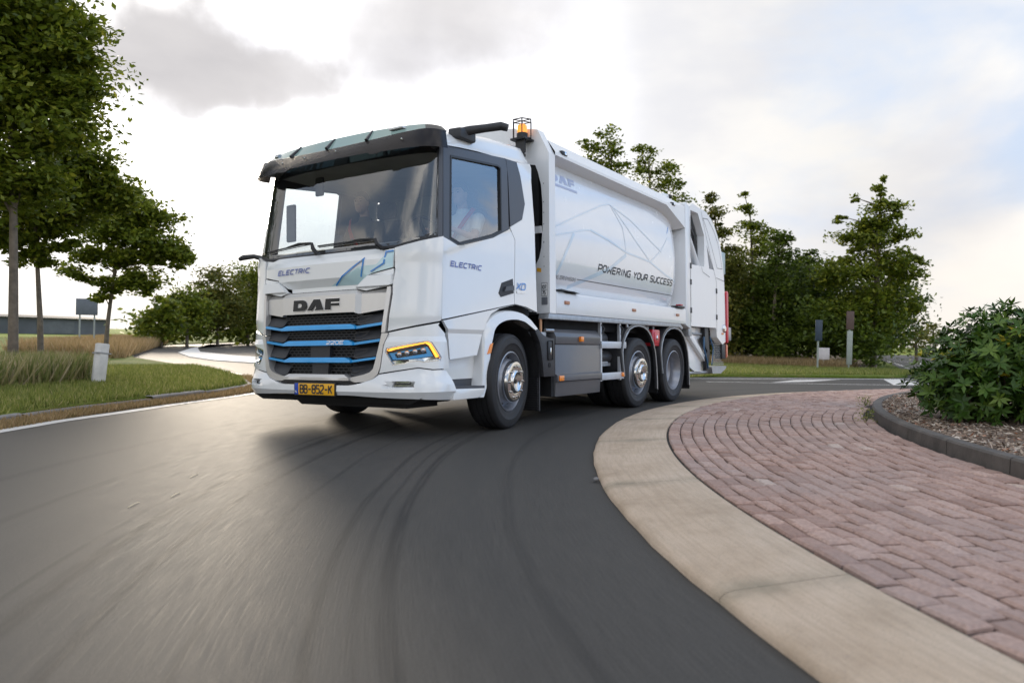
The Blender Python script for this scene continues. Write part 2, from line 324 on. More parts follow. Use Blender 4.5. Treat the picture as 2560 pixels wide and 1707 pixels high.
# resample smoothly (Catmull-Rom)
def catm(T, V, q):
    i = int(np.clip(np.searchsorted(T, q)-1, 0, len(T)-2)); t = (q-T[i])/(T[i+1]-T[i]); g = lambda j: (V[min(j+1, len(V)-1)]-V[max(j-1, 0)])/(T[min(j+1, len(T)-1)]-T[max(j-1, 0)])
    h = T[i+1]-T[i]; return (2*t**3-3*t**2+1)*V[i]+(t**3-2*t**2+t)*h*g(i)+(-2*t**3+3*t**2)*V[i+1]+(t**3-t**2)*h*g(i+1)
TT = np.linspace(0, S0, 160); TN = np.array([catm(SLt, PN[:, 0], q) for q in TT]); TD = np.array([catm(SLt, PN[:, 1], q) for q in TT])
ip = lambda z, t: float(np.interp(z, t[0], t[1]))
def skin(s, z, off=0.):
    sg = 1 if s >= 0 else -1; s = abs(s); ys, xc, xs = ip(z, YS), ip(z, XC), ip(z, XS)
    def q(s):
        if s >= S0: return np.array([xs-(s-S0), ys])
        return np.array([xs+(xc-xs)*(1+np.interp(s, TT, TD)), np.interp(s, TT, TN)*ys])
    p = q(s)
    if off:
        e = .03; t = q(s+e)-q(max(s-e, 0)); t /= np.linalg.norm(t); p = p+np.array([t[1], -t[0]])*off
    return Vector((p[0], sg*p[1], z))
CU = [round(-1.4+.1*i, 3) for i in range(29)]+[1.15, 1.25, 1.35, -1.15, -1.25, -1.35]
mir = lambda P: P+[(-a, b) for a, b in reversed(P) if abs(a) > 1e-6]
def side(y): return lambda x, z, o=0.: Vector((x, y+o, z))
def front(x0): return lambda y, z, o=0.: Vector((x0+o, y, z))

truck = empty('garbage_truck', (0, .5*math.sin(RHO), .5-.5*math.cos(RHO)), (RHO, 0, 0))
tag(truck, 'white refuse collection truck with a blue striped grille rounding the bend', 'garbage truck')

# ---- cab front
def hood_off(s, z):
    e = max(0, min(1, (.95-abs(s))/.25)); return float(np.interp(z, [1.345, 1.386, 1.39, 1.465, 1.61, 1.66, 1.71], [-.035, -.03, -.03, .02, .035, .01, .0]))*e+.003
hood = panel('hood_panel', skin, mir([(0, 1.348), (.455, 1.348), (.457, 1.386), (.52, 1.397), (.62, 1.483), (.872, 1.529), (.876, 1.706), (.754, 1.692), (.66, 1.712), (0, 1.706)]), M_white, truck, hood_off, .03, cu=CU+[.457, -.457], cv=[1.388, 1.465, 1.61, 1.66], inset=.003, angle=14)
panel('hood_block', skin, [(.458, 1.348), (.516, 1.394), (.62, 1.478), (.878, 1.520), (.876, 1.385), (.862, 1.366), (.582, 1.324)], M_white, truck, lambda s, z: .012+(.028 if 1.36 < z < 1.47 and s < .87 else 0), .05, cu=[.5, .56, .6, .7, .8, .87], cv=[1.35, 1.365, 1.40, 1.46, 1.475], inset=.003, mirror=True, angle=14)
panel('corner_panel', skin, [(.882, 1.706), (.884, 1.530), (.890, 1.509), (.868, 1.368), (.873, 1.281), (.832, .945), (1.318, 1.037), (1.331, 1.045), (1.350, 1.816)], M_white, truck, lambda s, z: .0+.012*max(0, min(1, (z-1.0)/.08))+.010*max(0, min(1, (z-1.56)/.10)), .03, cu=CU, cv=[1.0, 1.05, 1.08, 1.2, 1.4, 1.5, 1.56, 1.58, 1.6, 1.62, 1.65, 1.68], inset=.003, mirror=True, angle=14)
def silv_off(s, z):
    a = abs(s); c = float(np.interp(a, [0, .49, .535, .80], [.035, .035, .0, -.012])); t = float(np.interp(z, [1.10, 1.30, 1.345], [0, .012, -.03])); return c+t
silv = panel('silver_brand_panel', skin, mir([(0, 1.343), (.458, 1.343), (.56, 1.320), (.816, 1.350), (.798, 1.150), (.515, 1.113), (.473, 1.130), (0, 1.130)]), M_silver, truck, silv_off, .05, cu=CU+[.49, .535, -.49, -.535], cv=[1.30, 1.2, 1.32], inset=.002, angle=12)
panel('grille_frame_upper', skin, [(.820, 1.352), (.858, 1.356), (.863, 1.299), (.822, .940), (.781, .936), (.803, 1.150)], M_silver, truck, .024, .06, cu=[.8, .84], cv=[1.0, 1.1, 1.2, 1.3], inset=.001, mirror=True)
U = mir([(0, .502), (.438, .502), (.50, .486), (.60, .492), (.698, .522), (.742, .56), (.768, .62), (.80, .82), (.850, .932), (.787, .932), (.760, .824), (.717, .67), (.697, .61), (.66, .578), (.60, .558), (.438, .527), (.369, .553), (0, .553)])
panel('grille_frame_lower', skin, [(.438, .5), (.50, .484), (.60, .490), (.698, .520), (.744, .56), (.770, .62), (.802, .82), (.852, .932), (.787, .932), (.760, .824), (.717, .67), (.697, .61), (.66, .578), (.60, .558), (.438, .527)], M_silver, truck, .026, .08, cu=CU, cv=[.55, .6, .7, .8, .9], mirror=True)
panel('grille_bottom_bar', skin, mir([(0, .500), (.434, .500), (.436, .527), (.369, .555), (0, .555)]), M_silver, truck, lambda s, z: .05-.02*max(0, (z-.53)/.025), .08, cu=CU+[.369, -.369], cv=[.527])
# grille: black backing, honeycomb rows, dark shelves, blue bars
gr = panel('grille', skin, mir([(0, .50), (.60, .50), (.72, .56), (.80, .82), (.83, 1.16), (0, 1.16)]), M_void, truck, -.09, .02, cu=CU, cv=[.6, .8, 1.0])
rows = [(1.024, 1.125, .50, .80), (.876, .975, .47, .775), (.716, .828, .46, .75), (.553, .668, .43, .70)]
for z0, z1, s1, s2 in rows:
    bms = [bmesh.new(), bmesh.new()]; nz = 4; dz = (z1-z0)/nz; ds = .062
    for i in range(nz+1):
        z = z0+i*dz; k = -int(s1/ds)-1
        while k*ds < s1:
            a = k*ds+(ds/2 if i % 2 else 0)
            if a+ds < s1+.03 and a > -s1-.03:
                bm = bms[1 if (z0 < .84 and a+ds/2 > .035) else 0]; zz = [z, z+dz*.28, z+dz*.28, z]; ss = [a, a+ds*.2, a+ds*.8, a+ds]
                if not ((z0 < .84) and abs(a+ds/2-.035) < .12):
                    stroke(bm, list(zip(ss, zz)), .009, skin, -.03, False); stroke(bm, [(a, z), (a-.0, z-dz*.7)], .007, skin, -.034, False)
            k += 1
    for bm in bms:
        if bm.faces: finish(bm, 'honeycomb_mesh', M_plast, gr, smooth=False, recalc=False)
        else: bm.free()
    for sgn in (1, -1):
        P = [(s1-.0, z0-.002), (s1+.04, z0-.012), (s2-.01, z0+.012), (s2+.01, z1-.005), (s1+.05, z1-.03), (s1-.02, z1)]
        o = panel('shelf_panel', skin, P, M_plast, gr, lambda s, z, z0=z0, z1=z1: -.055+.06*(1-(z-z0)/(z1-z0)), .02, cu=[.5, .6, .7], cv=[(z0+z1)/2])
        if sgn < 0:
            c = mirrored(o, gr); bpy.data.objects.remove(o)
        else:
            decal('shelf_groove', [[(s1+.17, z0+.075), (s1+.02, z0+.065), (s1-.01, z0+.05), (s1+.02, z0+.015), (s1+.07, z0+.02), (s1+.15, z0+.06)]], .008, skin, M_black, gr, .004)
panel('radar_cover', skin, [(-.095, .712), (.160, .712), (.168, .830), (-.095, .830)], M_plast, truck, .0, .05, cu=[0, .1])
panel('radar_cover', skin, [(-.068, .553), (.142, .553), (.152, .665), (-.068, .665)], M_plast, truck, .0, .05, cu=[0, .1])
for zt, zk, zb, sk, sc_, se, zt2, zb2 in ((1.022, .999, .975, .496, .430, .790, 1.032, 1.008), (.874, .849, .826, .470, .400, .764, .881, .858), (.713, .687, .666, .446, .372, .722, .718, .698)):
    bar = panel('grille_bar', skin, mir([(0, zb), (sk, zb), (sk, zk), (sc_, zt), (0, zt)]), M_blue, truck, lambda s, z, zt=zt, zb=zb: .035-.025*max(0, (z-(zt+zb)/2)/(zt-zb)), .05, cu=CU, cv=[(zt+zb)/2])
    for sg in (1, -1):
        w = panel('bar_wing', skin, [(sk+.001, zb), (se, zb2), (se, zt2), (sk+.001, zk)], M_blue, bar, .022, .04, cu=CU)
        if sg < 0: mirrored(w, bar); bpy.data.objects.remove(w)
text('badge', '220E', skin, .165, .838, .375, .868, M_white, truck, w=.24, off=.045, slant=.25)
panel('lower_intake', skin, mir([(0, .462), (.42, .462), (.52, .468), (.443, .499), (0, .499)]), M_black, truck, .02, .03, cu=CU)
# brand letters on the silver panel
def chrome_letter(outer, holes=()):
    panel('letter_trim', skin, inset_poly(outer, -.005), M_chrome, silv, .048, .012, [inset_poly(h, .003) for h in holes], cu=CU)
    panel('letter', skin, outer, M_gloss, silv, .053, .01, holes, cu=CU)
def arc(cx, cz, rx, rz, a0, a1, n=8): return [(cx+rx*math.cos(R(a0+(a1-a0)*i/n)), cz+rz*math.sin(R(a0+(a1-a0)*i/n))) for i in range(n+1)]
zb, zt = 1.162, 1.268
chrome_letter([(-.312, zb), (-.20, zb)]+arc(-.19, (zb+zt)/2, .068, .053, -80, 80)+[(-.20, zt), (-.312, zt)], [[(-.255, zb+.033), (-.215, zb+.033)]+arc(-.212, (zb+zt)/2, .022, .020, -60, 60, 4)+[(-.215, zt-.033), (-.255, zt-.033)]])
chrome_letter([(-.112, zb), (-.052, zb), (-.005, zb+.055), (.012, zb+.024), (-.008, zb+.0), (.108, zb), (.048, zt), (-.030, zt)])
chrome_letter([(.128, zb), (.196, zb), (.196, zb+.035), (.300, zb+.035), (.300, zb+.062), (.192, zb+.062), (.192, zb+.073), (.300, zb+.073), (.300, zt), (.128, zt)])
text('lettering', 'ELECTRIC', skin, -.605, 1.537, -.135, 1.579, M_violet, hood, w=.25, off=.040, slant=.25, gap=.35)
hood_g = lambda s, z, o=0.: skin(s, z, hood_off(s, z)+o)
panel('teal_graphic', hood_g, [(.116, 1.391), (.455, 1.391), (.52, 1.402), (.60, 1.468), (.66, 1.485), (.866, 1.527), (.870, 1.69), (.79, 1.65), (.70, 1.56), (.50, 1.555), (.30, 1.465)], M_teal, hood, .003, 0, cu=CU, cv=[1.388, 1.465, 1.61, 1.66])
decal('blue_graphic', [[(.19, 1.394), (.30, 1.47), (.56, 1.625), (.545, 1.54), (.527, 1.455)], [(.64, 1.497), (.78, 1.567), (.79, 1.675), (.868, 1.680)]], .016, hood_g, M_line1, hood, .011)

# ---- bumper
def bump_off(s, z):
    return float(np.interp(z, [.315, .392, .40, .47, .56, .62], [.0, .045, .05, .045, .02, .012]))-(.03 if .882 < abs(s) < 1.09 and .443 < z < .5 else 0)
bmp = [(0, .362), (.465, .362), (.74, .350), (1.08, .339), (1.30, .325), (1.486, .316), (1.484, .418), (1.43, .52), (1.372, .592), (1.326, .599), (1.239, .597), (1.123, .615), (.76, .560), (.70, .518), (.58, .482), (.50, .466), (.43, .458), (0, .458)]
fog_hole = [(.885, .447), (1.095, .447), (1.088, .480), (1.050, .500), (.912, .494)]
bumper = panel('bumper', skin, mir(bmp), M_white, truck, bump_off, .05, [fog_hole, [(-a, b) for a, b in reversed(fog_hole)]], cu=CU+[1.45], cv=[.392, .40, .43, .47, .50, .53, .56], inset=.002, angle=14)
for sg in (1, -1):
    fl = panel('fog_light', skin, inset_poly(fog_hole, .003), M_lens, truck, -.012, .02, cu=[.95, 1.0, 1.05]); tr = panel('lamp_bar', skin, [(.91, .468), (1.055, .468), (1.06, .480), (.915, .480)], M_black, fl, .0, .01, cu=[.95, 1.0, 1.05])
    if sg < 0:
        f2 = mirrored(fl); mirrored(tr, f2); bpy.data.objects.remove(tr); bpy.data.objects.remove(fl)
    else: pass
pl = MB().box(1.535, 1.553, -.262, .298, .352, .478, .004).build('number_plate', M_black, truck)
MB().box(1.553, 1.557, -.198, .286, .361, .469, .002).build('yellow_plate', M_plate, pl); MB().box(1.553, 1.5571, -.250, -.2005, .361, .469, .002).build('blue_band', M_blueplate, pl)
fp = front(1.557); text('plate_characters', 'BB-852-K', fp, -.170, .378, .258, .452, M_ink, pl, w=.20, off=.003, gap=.33); text('plate_country', 'NL', fp, -.243, .380, -.210, .400, M_white, pl, w=.2, off=.003)
MB().prism([(-1.0, .285), (1.0, .285), (1.15, .345), (-1.15, .345)], .75, 1.33, 'yz').prism([(-.5, .24), (.9, .24), (.9, .30), (-.6, .30)], .8, 1.25, 'yz').build('undertray', M_void, truck)

# ---- headlights
HL = [(.820, .756), (.829, .797), (1.198, .864), (1.234, .845), (1.322, .711), (1.317, .682), (1.163, .665), (1.126, .677), (1.031, .666), (1.007, .654), (.890, .639)]
hp = [(.852, .938), (1.318, 1.026), (1.30, 1.0), (1.37, .928), (1.402, .69), (1.404, .603), (1.326, .604), (1.239, .602), (1.123, .620), (.757, .566), (.772, .61), (.806, .82)]
for sg in (1, -1):
    made = [panel('lamp_panel', skin, hp, M_white, truck, lambda s, z: .008+.014*max(0, min(1, (.90-z)/.05)), .04, [HL], cu=CU, cv=[.65, .75, .85, .9], inset=.003, angle=14)]
    h = panel('headlight', skin, HL, M_gloss, truck, -.05, .02, cu=CU, cv=[.7, .75, .8]); kids = []
    kids.append(panel('chrome_trim', skin, inset_poly(HL, .001), M_chrome, h, .012, .05, [inset_poly(HL, .009)], cu=CU))
    kids.append(panel('blue_reflector', skin, [(.838, .752), (.886, .752), (1.205, .806), (1.262, .722), (1.03, .694), (.877, .690)], M_blue, h, -.022, .02, [[(.890, .742), (.914, .704), (1.20, .745), (1.186, .792)]], cu=[.9, 1.0, 1.1, 1.2]))
    for k in range(4):
        s_ = .945+k*.073; p = skin(s_, .734+.012*k+.006, -.02); kids.append(MB().ell(p, (.026, .026, .022)).build('projector_lens', M_lens, h))
    kids.append(panel('indicator_strip', skin, [(.836, .768), (.850, .789), (1.196, .850), (1.230, .833), (1.308, .715), (1.290, .709), (1.220, .818), (1.188, .837), (.90, .784), (.86, .772)], M_amber_on if sg > 0 else M_chrome, h, -.008, .02, cu=CU+[.95, 1.05, 1.15, 1.22, 1.26]))
    kids.append(panel('lower_reflector', skin, [(1.04, .668), (1.03, .69), (1.27, .715), (1.305, .705), (1.31, .688), (1.163, .672), (1.126, .683)], M_lens, h, -.02, .02, cu=[1.1, 1.2]))
    kids.append(panel('corner_reflector', skin, [(.872, .676), (.955, .684), (1.003, .660), (.893, .645)], M_lens, h, -.01, .02))
    kids.append(panel('lamp_cover', skin, inset_poly(HL, .008), M_clear, h, .010, 0, cu=CU))
    made.append(h)
    if sg < 0:
        h2 = mirrored(h); mirrored(made[0])
        for k in kids: mirrored(k, h2); bpy.data.objects.remove(k)
        for k in made: bpy.data.objects.remove(k)

# ---- cab under-shell (dark behind the panel gaps) and sides
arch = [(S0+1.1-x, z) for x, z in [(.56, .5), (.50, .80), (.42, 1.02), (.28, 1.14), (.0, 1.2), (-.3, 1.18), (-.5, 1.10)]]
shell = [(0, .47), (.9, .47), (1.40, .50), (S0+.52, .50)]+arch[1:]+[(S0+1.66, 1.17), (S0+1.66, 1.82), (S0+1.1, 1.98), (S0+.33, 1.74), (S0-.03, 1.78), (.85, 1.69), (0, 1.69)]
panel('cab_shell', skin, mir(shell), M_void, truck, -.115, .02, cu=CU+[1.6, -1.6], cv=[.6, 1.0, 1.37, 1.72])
door_up = [(1.354, 1.812), (1.436, 1.790), (1.561, 1.758), (1.647, 1.768), (2.176, 1.908), (2.478, 2.040), (2.53, 2.0), (2.581, 1.934), (2.552, 1.313), (2.562, 1.254), (1.338, 1.052)]
def crease(s, z):
    zl = 1.64+(s-1.355)*.33; return .0+.010*max(0, min(1, (z-zl)/.03))
doorL = None
for sg in (1, -1):
    d = panel('door', skin, door_up, M_white, truck, crease, .04, cu=[1.4+.1*i for i in range(13)], cv=[1.64+.03*i for i in range(14)]+[1.2, 1.4], inset=.003, angle=20)
    h = panel('door_handle', skin, [(2.263, 1.352), (2.318, 1.456), (2.518, 1.512), (2.535, 1.372), (2.30, 1.318)], M_black, d, .006, .02, inset=-.004); h2 = panel('handle_grip', skin, [(2.34, 1.375), (2.37, 1.425), (2.512, 1.445), (2.52, 1.395)], M_grey, d, .026, .018)
    if sg > 0: doorL = d; text('lettering', 'ELECTRIC', skin, 1.470, 1.554, 1.955, 1.597, M_violet, d, w=.25, off=.006, slant=.25, gap=.35)
    dl = panel('door_skirt', skin, [(1.338, 1.046), (1.415, .944), (1.444, .685), (1.875, .724), (2.02, 1.05), (2.10, 1.13), (2.25, 1.19), (2.54, 1.243), (2.562, 1.249)], M_white, truck, lambda s, z: .0+.016*max(0, min(1, (z-.93)/.04)), .03, cu=[1.4+.1*i for i in range(13)], cv=[.93, .97, 1.05], inset=.003, angle=14)
    rp = panel('rear_corner_panel', skin, [(2.53, 2.004), (2.490, 2.062), (2.731, 2.176), (2.796, 2.357), (2.676, 2.804), (3.0, 2.86), (2.945, 2.652), (2.994, 2.142), (2.996, 1.763), (3.02, 1.186), (2.79, 1.235), (2.565, 1.254), (2.556, 1.313), (2.585, 1.934)], M_white, truck, .0, .04, cu=[2.6, 2.7, 2.8, 2.9, 2.97], cv=[1.4, 1.75, 1.9, 2.1, 2.3, 2.5, 2.66, 2.8], inset=.003)
    qp = panel('quarter_panel', skin, [(2.456, 2.792), (2.672, 2.803), (2.793, 2.357), (2.729, 2.175), (2.488, 2.062)], M_grey, truck, .006, .03, cv=[2.2, 2.4, 2.6], inset=.002)
    wf_in = [(1.482, 2.598), (2.272, 2.676), (2.326, 2.66), (2.322, 1.993), (2.19, 1.936), (1.604, 1.776), (1.462, 1.812)]
    wf = panel('window_frame', skin, [(1.368, 2.677), (1.384, 2.676), (2.453, 2.793), (2.461, 2.056), (2.478, 2.044), (2.176, 1.912), (1.647, 1.772), (1.561, 1.762), (1.436, 1.794), (1.358, 1.816)], M_grey, truck, .004, .05, [wf_in], cv=[2.0, 2.2, 2.4, 2.66], cu=[1.5, 1.8, 2.1])
    ws = panel('window_seal', skin, inset_poly(wf_in, -.008), M_black, wf, .008, .03, [inset_poly(wf_in, .012)], cv=[2.0, 2.2, 2.4, 2.66])
    wg = panel('side_window', skin, inset_poly(wf_in, .006), M_sglass, truck, -.012, 0, cv=[2.66])
    pil = panel('windscreen_pillar', skin, [(1.290, 1.80), (1.352, 1.818), (1.364, 2.68), (1.289, 2.68)], M_grey, truck, .002, .06, cu=[1.32], cv=[2.0, 2.2, 2.4, 2.66])
    if sg < 0:
        for o in (d, dl, rp, qp, wf, wg, pil):
            o2 = mirrored(o)
            for k in list(o.children): mirrored(k, o2); bpy.data.objects.remove(k)
            bpy.data.objects.remove(o)
badge = text('model_badge', 'XD', skin, 2.600, 1.415, 2.770, 1.480, M_line1, truck, w=.22, off=.008, slant=.3, gap=.3)
decal('badge_strip', [[(2.60, 1.385), (2.76, 1.395)]], .028, skin, M_chrome, truck, .006)
# windscreen
WS = mir([(0, 1.722), (.66, 1.724), (.88, 1.735), (1.286, 1.826), (1.286, 2.70), (0, 2.72)])
ws = panel('windscreen', skin, WS, M_glass, truck, -.004, 0, cu=[round(-1.3+.05*i, 3) for i in range(53)], cv=[1.8, 2.0, 2.2, 2.4, 2.62])
panel('windscreen_frame', skin, mir([(0, 1.700), (.66, 1.702), (.88, 1.712), (1.292, 1.800), (1.292, 2.72), (0, 2.74)]), M_black, ws, -.004, .02, [mir([(0, 1.748), (.66, 1.748), (.88, 1.760), (1.268, 1.845), (1.262, 2.60), (0, 2.62)])], cu=CU, cv=[1.8, 2.0, 2.2, 2.4, 2.62])
for a, b, c, d in (((-.859, 1.799), (-.186, 1.826), (-.100, 1.812), (-.045, 1.705)), ((-.069, 1.792), (.60, 1.795), (.700, 1.785), (.752, 1.702))):
    o = MB().tube([skin(*d, .03), skin(c[0]+.02, c[1]-.045, .075), skin(*c, .085), skin(c[0]-.06, c[1]+.006, .085)], [.020, .020, .016, .012]).tube([skin(c[0]-.04, c[1]+.006, .085), skin(b[0]-.12, b[1]+.004, .075), skin(b[0]-.30, b[1]-.012, .06)], [.014, .012, .008]).build('wiper', M_black, truck)
    MB().tube([skin(a[0]+(b[0]-a[0])*t, a[1]+(b[1]+.01-a[1])*t, .028) for t in (0, .25, .5, .75, 1)], .009, 6).tube([skin(a[0]+(b[0]-a[0])*t, a[1]+(b[1]+.01-a[1])*t-.012, .012) for t in (0, .25, .5, .75, 1)], .005, 4).build('wiper_blade', M_black, o)
# roof
rows_ = []
for x, zg, zt, yr in ((1.16, 2.68, 2.70, 1.10), (1.10, 2.685, 2.77, 1.10), (.97, 2.70, 2.84, 1.10), (.75, 2.73, 2.90, 1.11), (.45, 2.76, 2.955, 1.12), (.15, 2.78, 2.99, 1.12), (-.25, 2.815, 3.03, 1.12), (-.44, 2.835, 3.045, 1.11), (-.52, 2.85, 3.01, 1.09), (-.56, 2.86, 2.94, 1.07)):
    yg = ip(zg, YS)+.006
    half = [(yg, zg-.012), (yg, zg+.02), (yg-.012, zg+(zt-zg)*.35), (yr-.02, zg+(zt-zg)*.72), (yr-.10, zt-.012), (yr-.22, zt), (.5, zt+.02), (0, zt+.03)]
    rows_.append([(x, y, z) for y, z in half]+[(x, -y, z) for y, z in reversed(half[:-1])])
mb = MB().grid(rows_); bmesh.ops.subdivide_edges(mb.bm, edges=list(mb.bm.edges), cuts=1, use_grid_fill=True, smooth=.4)
roof = mb.build('roof', M_white, truck, angle=60)
MB().prism([(-1.13, 1.2), (1.13, 1.2), (1.10, 2.86), (.9, 2.96), (-.9, 2.96), (-1.10, 2.86)], -.60, -.555, 'yz').build('rear_wall', M_trim, truck)
MB().box(-.55, 1.1, -1.05, 1.05, 2.645, 2.66).build('headliner', M_trim, truck); MB().box(-.55, 1.3, -1.1, 1.1, 1.28, 1.30).build('cab_floor', M_void, truck)
# sun visor: smoked lower band, tinted upper glazing, brackets
def vis(off): return lambda s, z, o=0.: skin(s, z, off+o)
SVL = lambda s: 2.618 if abs(s) < .60 else (2.596 if abs(s) < .70 else 2.606+.02*max(0, (abs(s)-1.1)/.25))
ss = [round(-1.36+.04*i, 3) for i in range(69)]
low = [skin(s, SVL(s), .185-.10*max(0, (abs(s)-1.15)/.2)) for s in ss]; mid = [skin(s, 2.742+.045*min(abs(s), 1.2)**2*.7, .165-.085*max(0, (abs(s)-1.15)/.2)) for s in ss]
rim_ = [v+Vector((-.02, 0, .012)) for v in mid]
top = [skin(s, 2.892-.02*abs(s)**2, .075-.03*max(0, (abs(s)-1.15)/.2)) for s in ss]
vz = MB().grid([low, mid, rim_]); bmesh.ops.solidify(vz.bm, geom=vz.bm.faces[:], thickness=.006); visor = vz.build('sun_visor', mat('visor_dark', (.045, .039, .040), .22, vary=(2, .15), spec=.4), truck, angle=50)
MB().grid([rim_[5:-5], top[5:-5]]).build('visor_glazing', M_green, visor, angle=60)
for s in (-.62, -.06, .50): MB().tube([skin(s, 2.76, .165), skin(s-.005, 2.885, .085)], [.020, .008], 5).build('visor_bracket', M_black, visor)
for s in (-1.2, 1.2):
    MB().grid([rim_[:6], top[:6]] if s < 0 else [rim_[-6:], top[-6:]]).build('visor_end', M_gloss, visor)
for s in (-.70, -.34, .12, .95): MB().ell(skin(s, 2.70, .187), (.012, .012, .012), sub=1).build('visor_screw', M_chrome, visor)
wl = MB(); p = skin(.86, 2.838, .125); wl.box(p.x-.03, p.x+.03, p.y-.085, p.y+.085, p.z-.010, p.z+.010, .006); wl.build('visor_lamp', mat('white_led', (.8, .8, .8), .3, vary=(60, .2)), visor)
MB().tube([skin(-.95, 2.83, .1), skin(-1.02, 2.835, .1)], .03, 6).build('visor_lamp', M_lens, visor)
# camera arms
for sg in (1, -1):
    o = MB().prism([(.50, 1.06*sg), (.82, 1.06*sg), (.80, 1.20*sg), (.55, 1.20*sg)], 2.80, 2.90, 'xy', .02).tube([(.72, 1.08*sg, 2.86), (.66, 1.20*sg, 2.895), (.55, 1.32*sg, 2.925), (.47, 1.44*sg, 2.945), (.44, 1.50*sg, 2.925)], [.055, .045, .04, .042, .036], 10).build('mirror_camera_arm', M_plast, truck, angle=50)
MB().tube([(1.13, -1.05, 1.70), (1.16, -1.18, 1.775), (1.22, -1.28, 1.805), (1.25, -1.42, 1.80), (1.26, -1.47, 1.785)], [.035, .03, .025, .03, .022], 10).build('kerb_camera_arm', M_plast, truck)

# ---- cab side lower: sill, step, fender
for sg in (1, -1):
    si = MB().prism([(1.02, .316), (.625, .316), (.535, .36), (.50, .405), (.99, .418), (1.005, .40)], 1.13*sg, 1.262*sg, 'xz', .008).build('sill', M_white, truck)
    MB().prism([(.995, .418), (.50, .406), (.50, .43), (.995, .44)], 1.10*sg, 1.25*sg, 'xz').box(.49, 1.0, 1.09*sg, 1.12*sg, .42, .525).build('step', M_grey, truck)
    panel('inner_sill_panel', side(1.13), [(1.0, .50), (.48, .50), (.50, .76), (.98, .80)], M_white, truck, .0, .02, mirror=False) if sg > 0 else None
    # fender: white arc over the front wheel, dark tail behind
    def fnd(pts_o, pts_i, y0, y1, m, name):
        rows_ = []
        for (xo, zo), (xi, zi) in zip(pts_o, pts_i):
            rows_.append([(xo, y0*sg, zo), (xo, (y1-.025)*sg, zo), (xo+(xi-xo)*.12, y1*sg, zo+(zi-zo)*.12), (xi, (y1+.008)*sg, zi), (xi-(xi-xo)*.1, (y1-.02)*sg, zi-(zi-zo)*.1)])
        return MB().grid(rows_).build(name, m, truck, angle=50)
    PO = [(.60, .32), (.545, .42), (.515, .60), (.505, .80), (.500, .972), (.465, 1.03), (.415, 1.075), (.33, 1.125), (.24, 1.158), (.12, 1.18), (-.004, 1.187), (-.12, 1.182), (-.217, 1.168), (-.31, 1.14), (-.39, 1.105), (-.54, 1.008)]
    PI = [(.52, .315), (.475, .40), (.43, .60), (.375, .84), (.325, .969), (.29, 1.005), (.245, 1.035), (.18, 1.06), (.10, 1.08), (.0, 1.09), (-.108, 1.093), (-.18, 1.085), (-.25, 1.075), (-.31, 1.055), (-.38, 1.025), (-.47, .99)]
    fnd(PO, PI, .75, 1.245, M_white, 'fender')
    PO2 = [(-.545, 1.004), (-.66, .94), (-.78, .91), (-.905, .905), (-.905, .80), (-.907, .477)]; PI2 = [(-.475, .986), (-.53, .92), (-.575, .86), (-.605, .78), (-.625, .70), (-.66, .477)]
    MB().prism(PO2+PI2[::-1], 1.16*sg, 1.242*sg, 'xz', .006).build('fender_tail', M_plast, truck, angle=40)
    MB().tube([(x, .99*sg, z) for x, z in [(.50, .9), (.36, 1.0), (.1, 1.08), (-.2, 1.07), (-.45, .97)]], .012, 6).build('fender_stay', M_void, truck)
    # inner wheel arch and mud flap
    MB().grid([[(x, .70*sg, z), (x, 1.20*sg, z)] for x, z in [(.45, .55), (.44, .85), (.34, .97), (.1, 1.06), (-.1, 1.07), (-.35, 1.0), (-.52, .88), (-.58, .75), (-.62, .47)]]).build('wheel_arch', M_void, truck)
    fl_ = MB().box(-.66, -.64, .72*sg, 1.19*sg, .10, .80)
    for k in range(14): fl_.box(-.635, -.622, .80*sg, 1.18*sg, .115+k*.026, .126+k*.026)
    fl_.build('mud_flap', M_plast, truck)
panel('side_reflector', side(1.252), [(.455, .735), (.40, .745), (.36, .845), (.40, .835)], M_amber, truck, .008, .012)
MB().box(-.85, -.74, 1.235, 1.25, .66, .88, .02).build('charge_socket', M_black, truck); MB().box(-.81, -.785, 1.25, 1.258, .72, .80, .004).build('socket_flap', M_chrome, truck); MB().lathe([(.0, 0), (.028, 0), (.03, -.02)], (-.785, 1.246, .605)).build('side_port', M_void, truck)

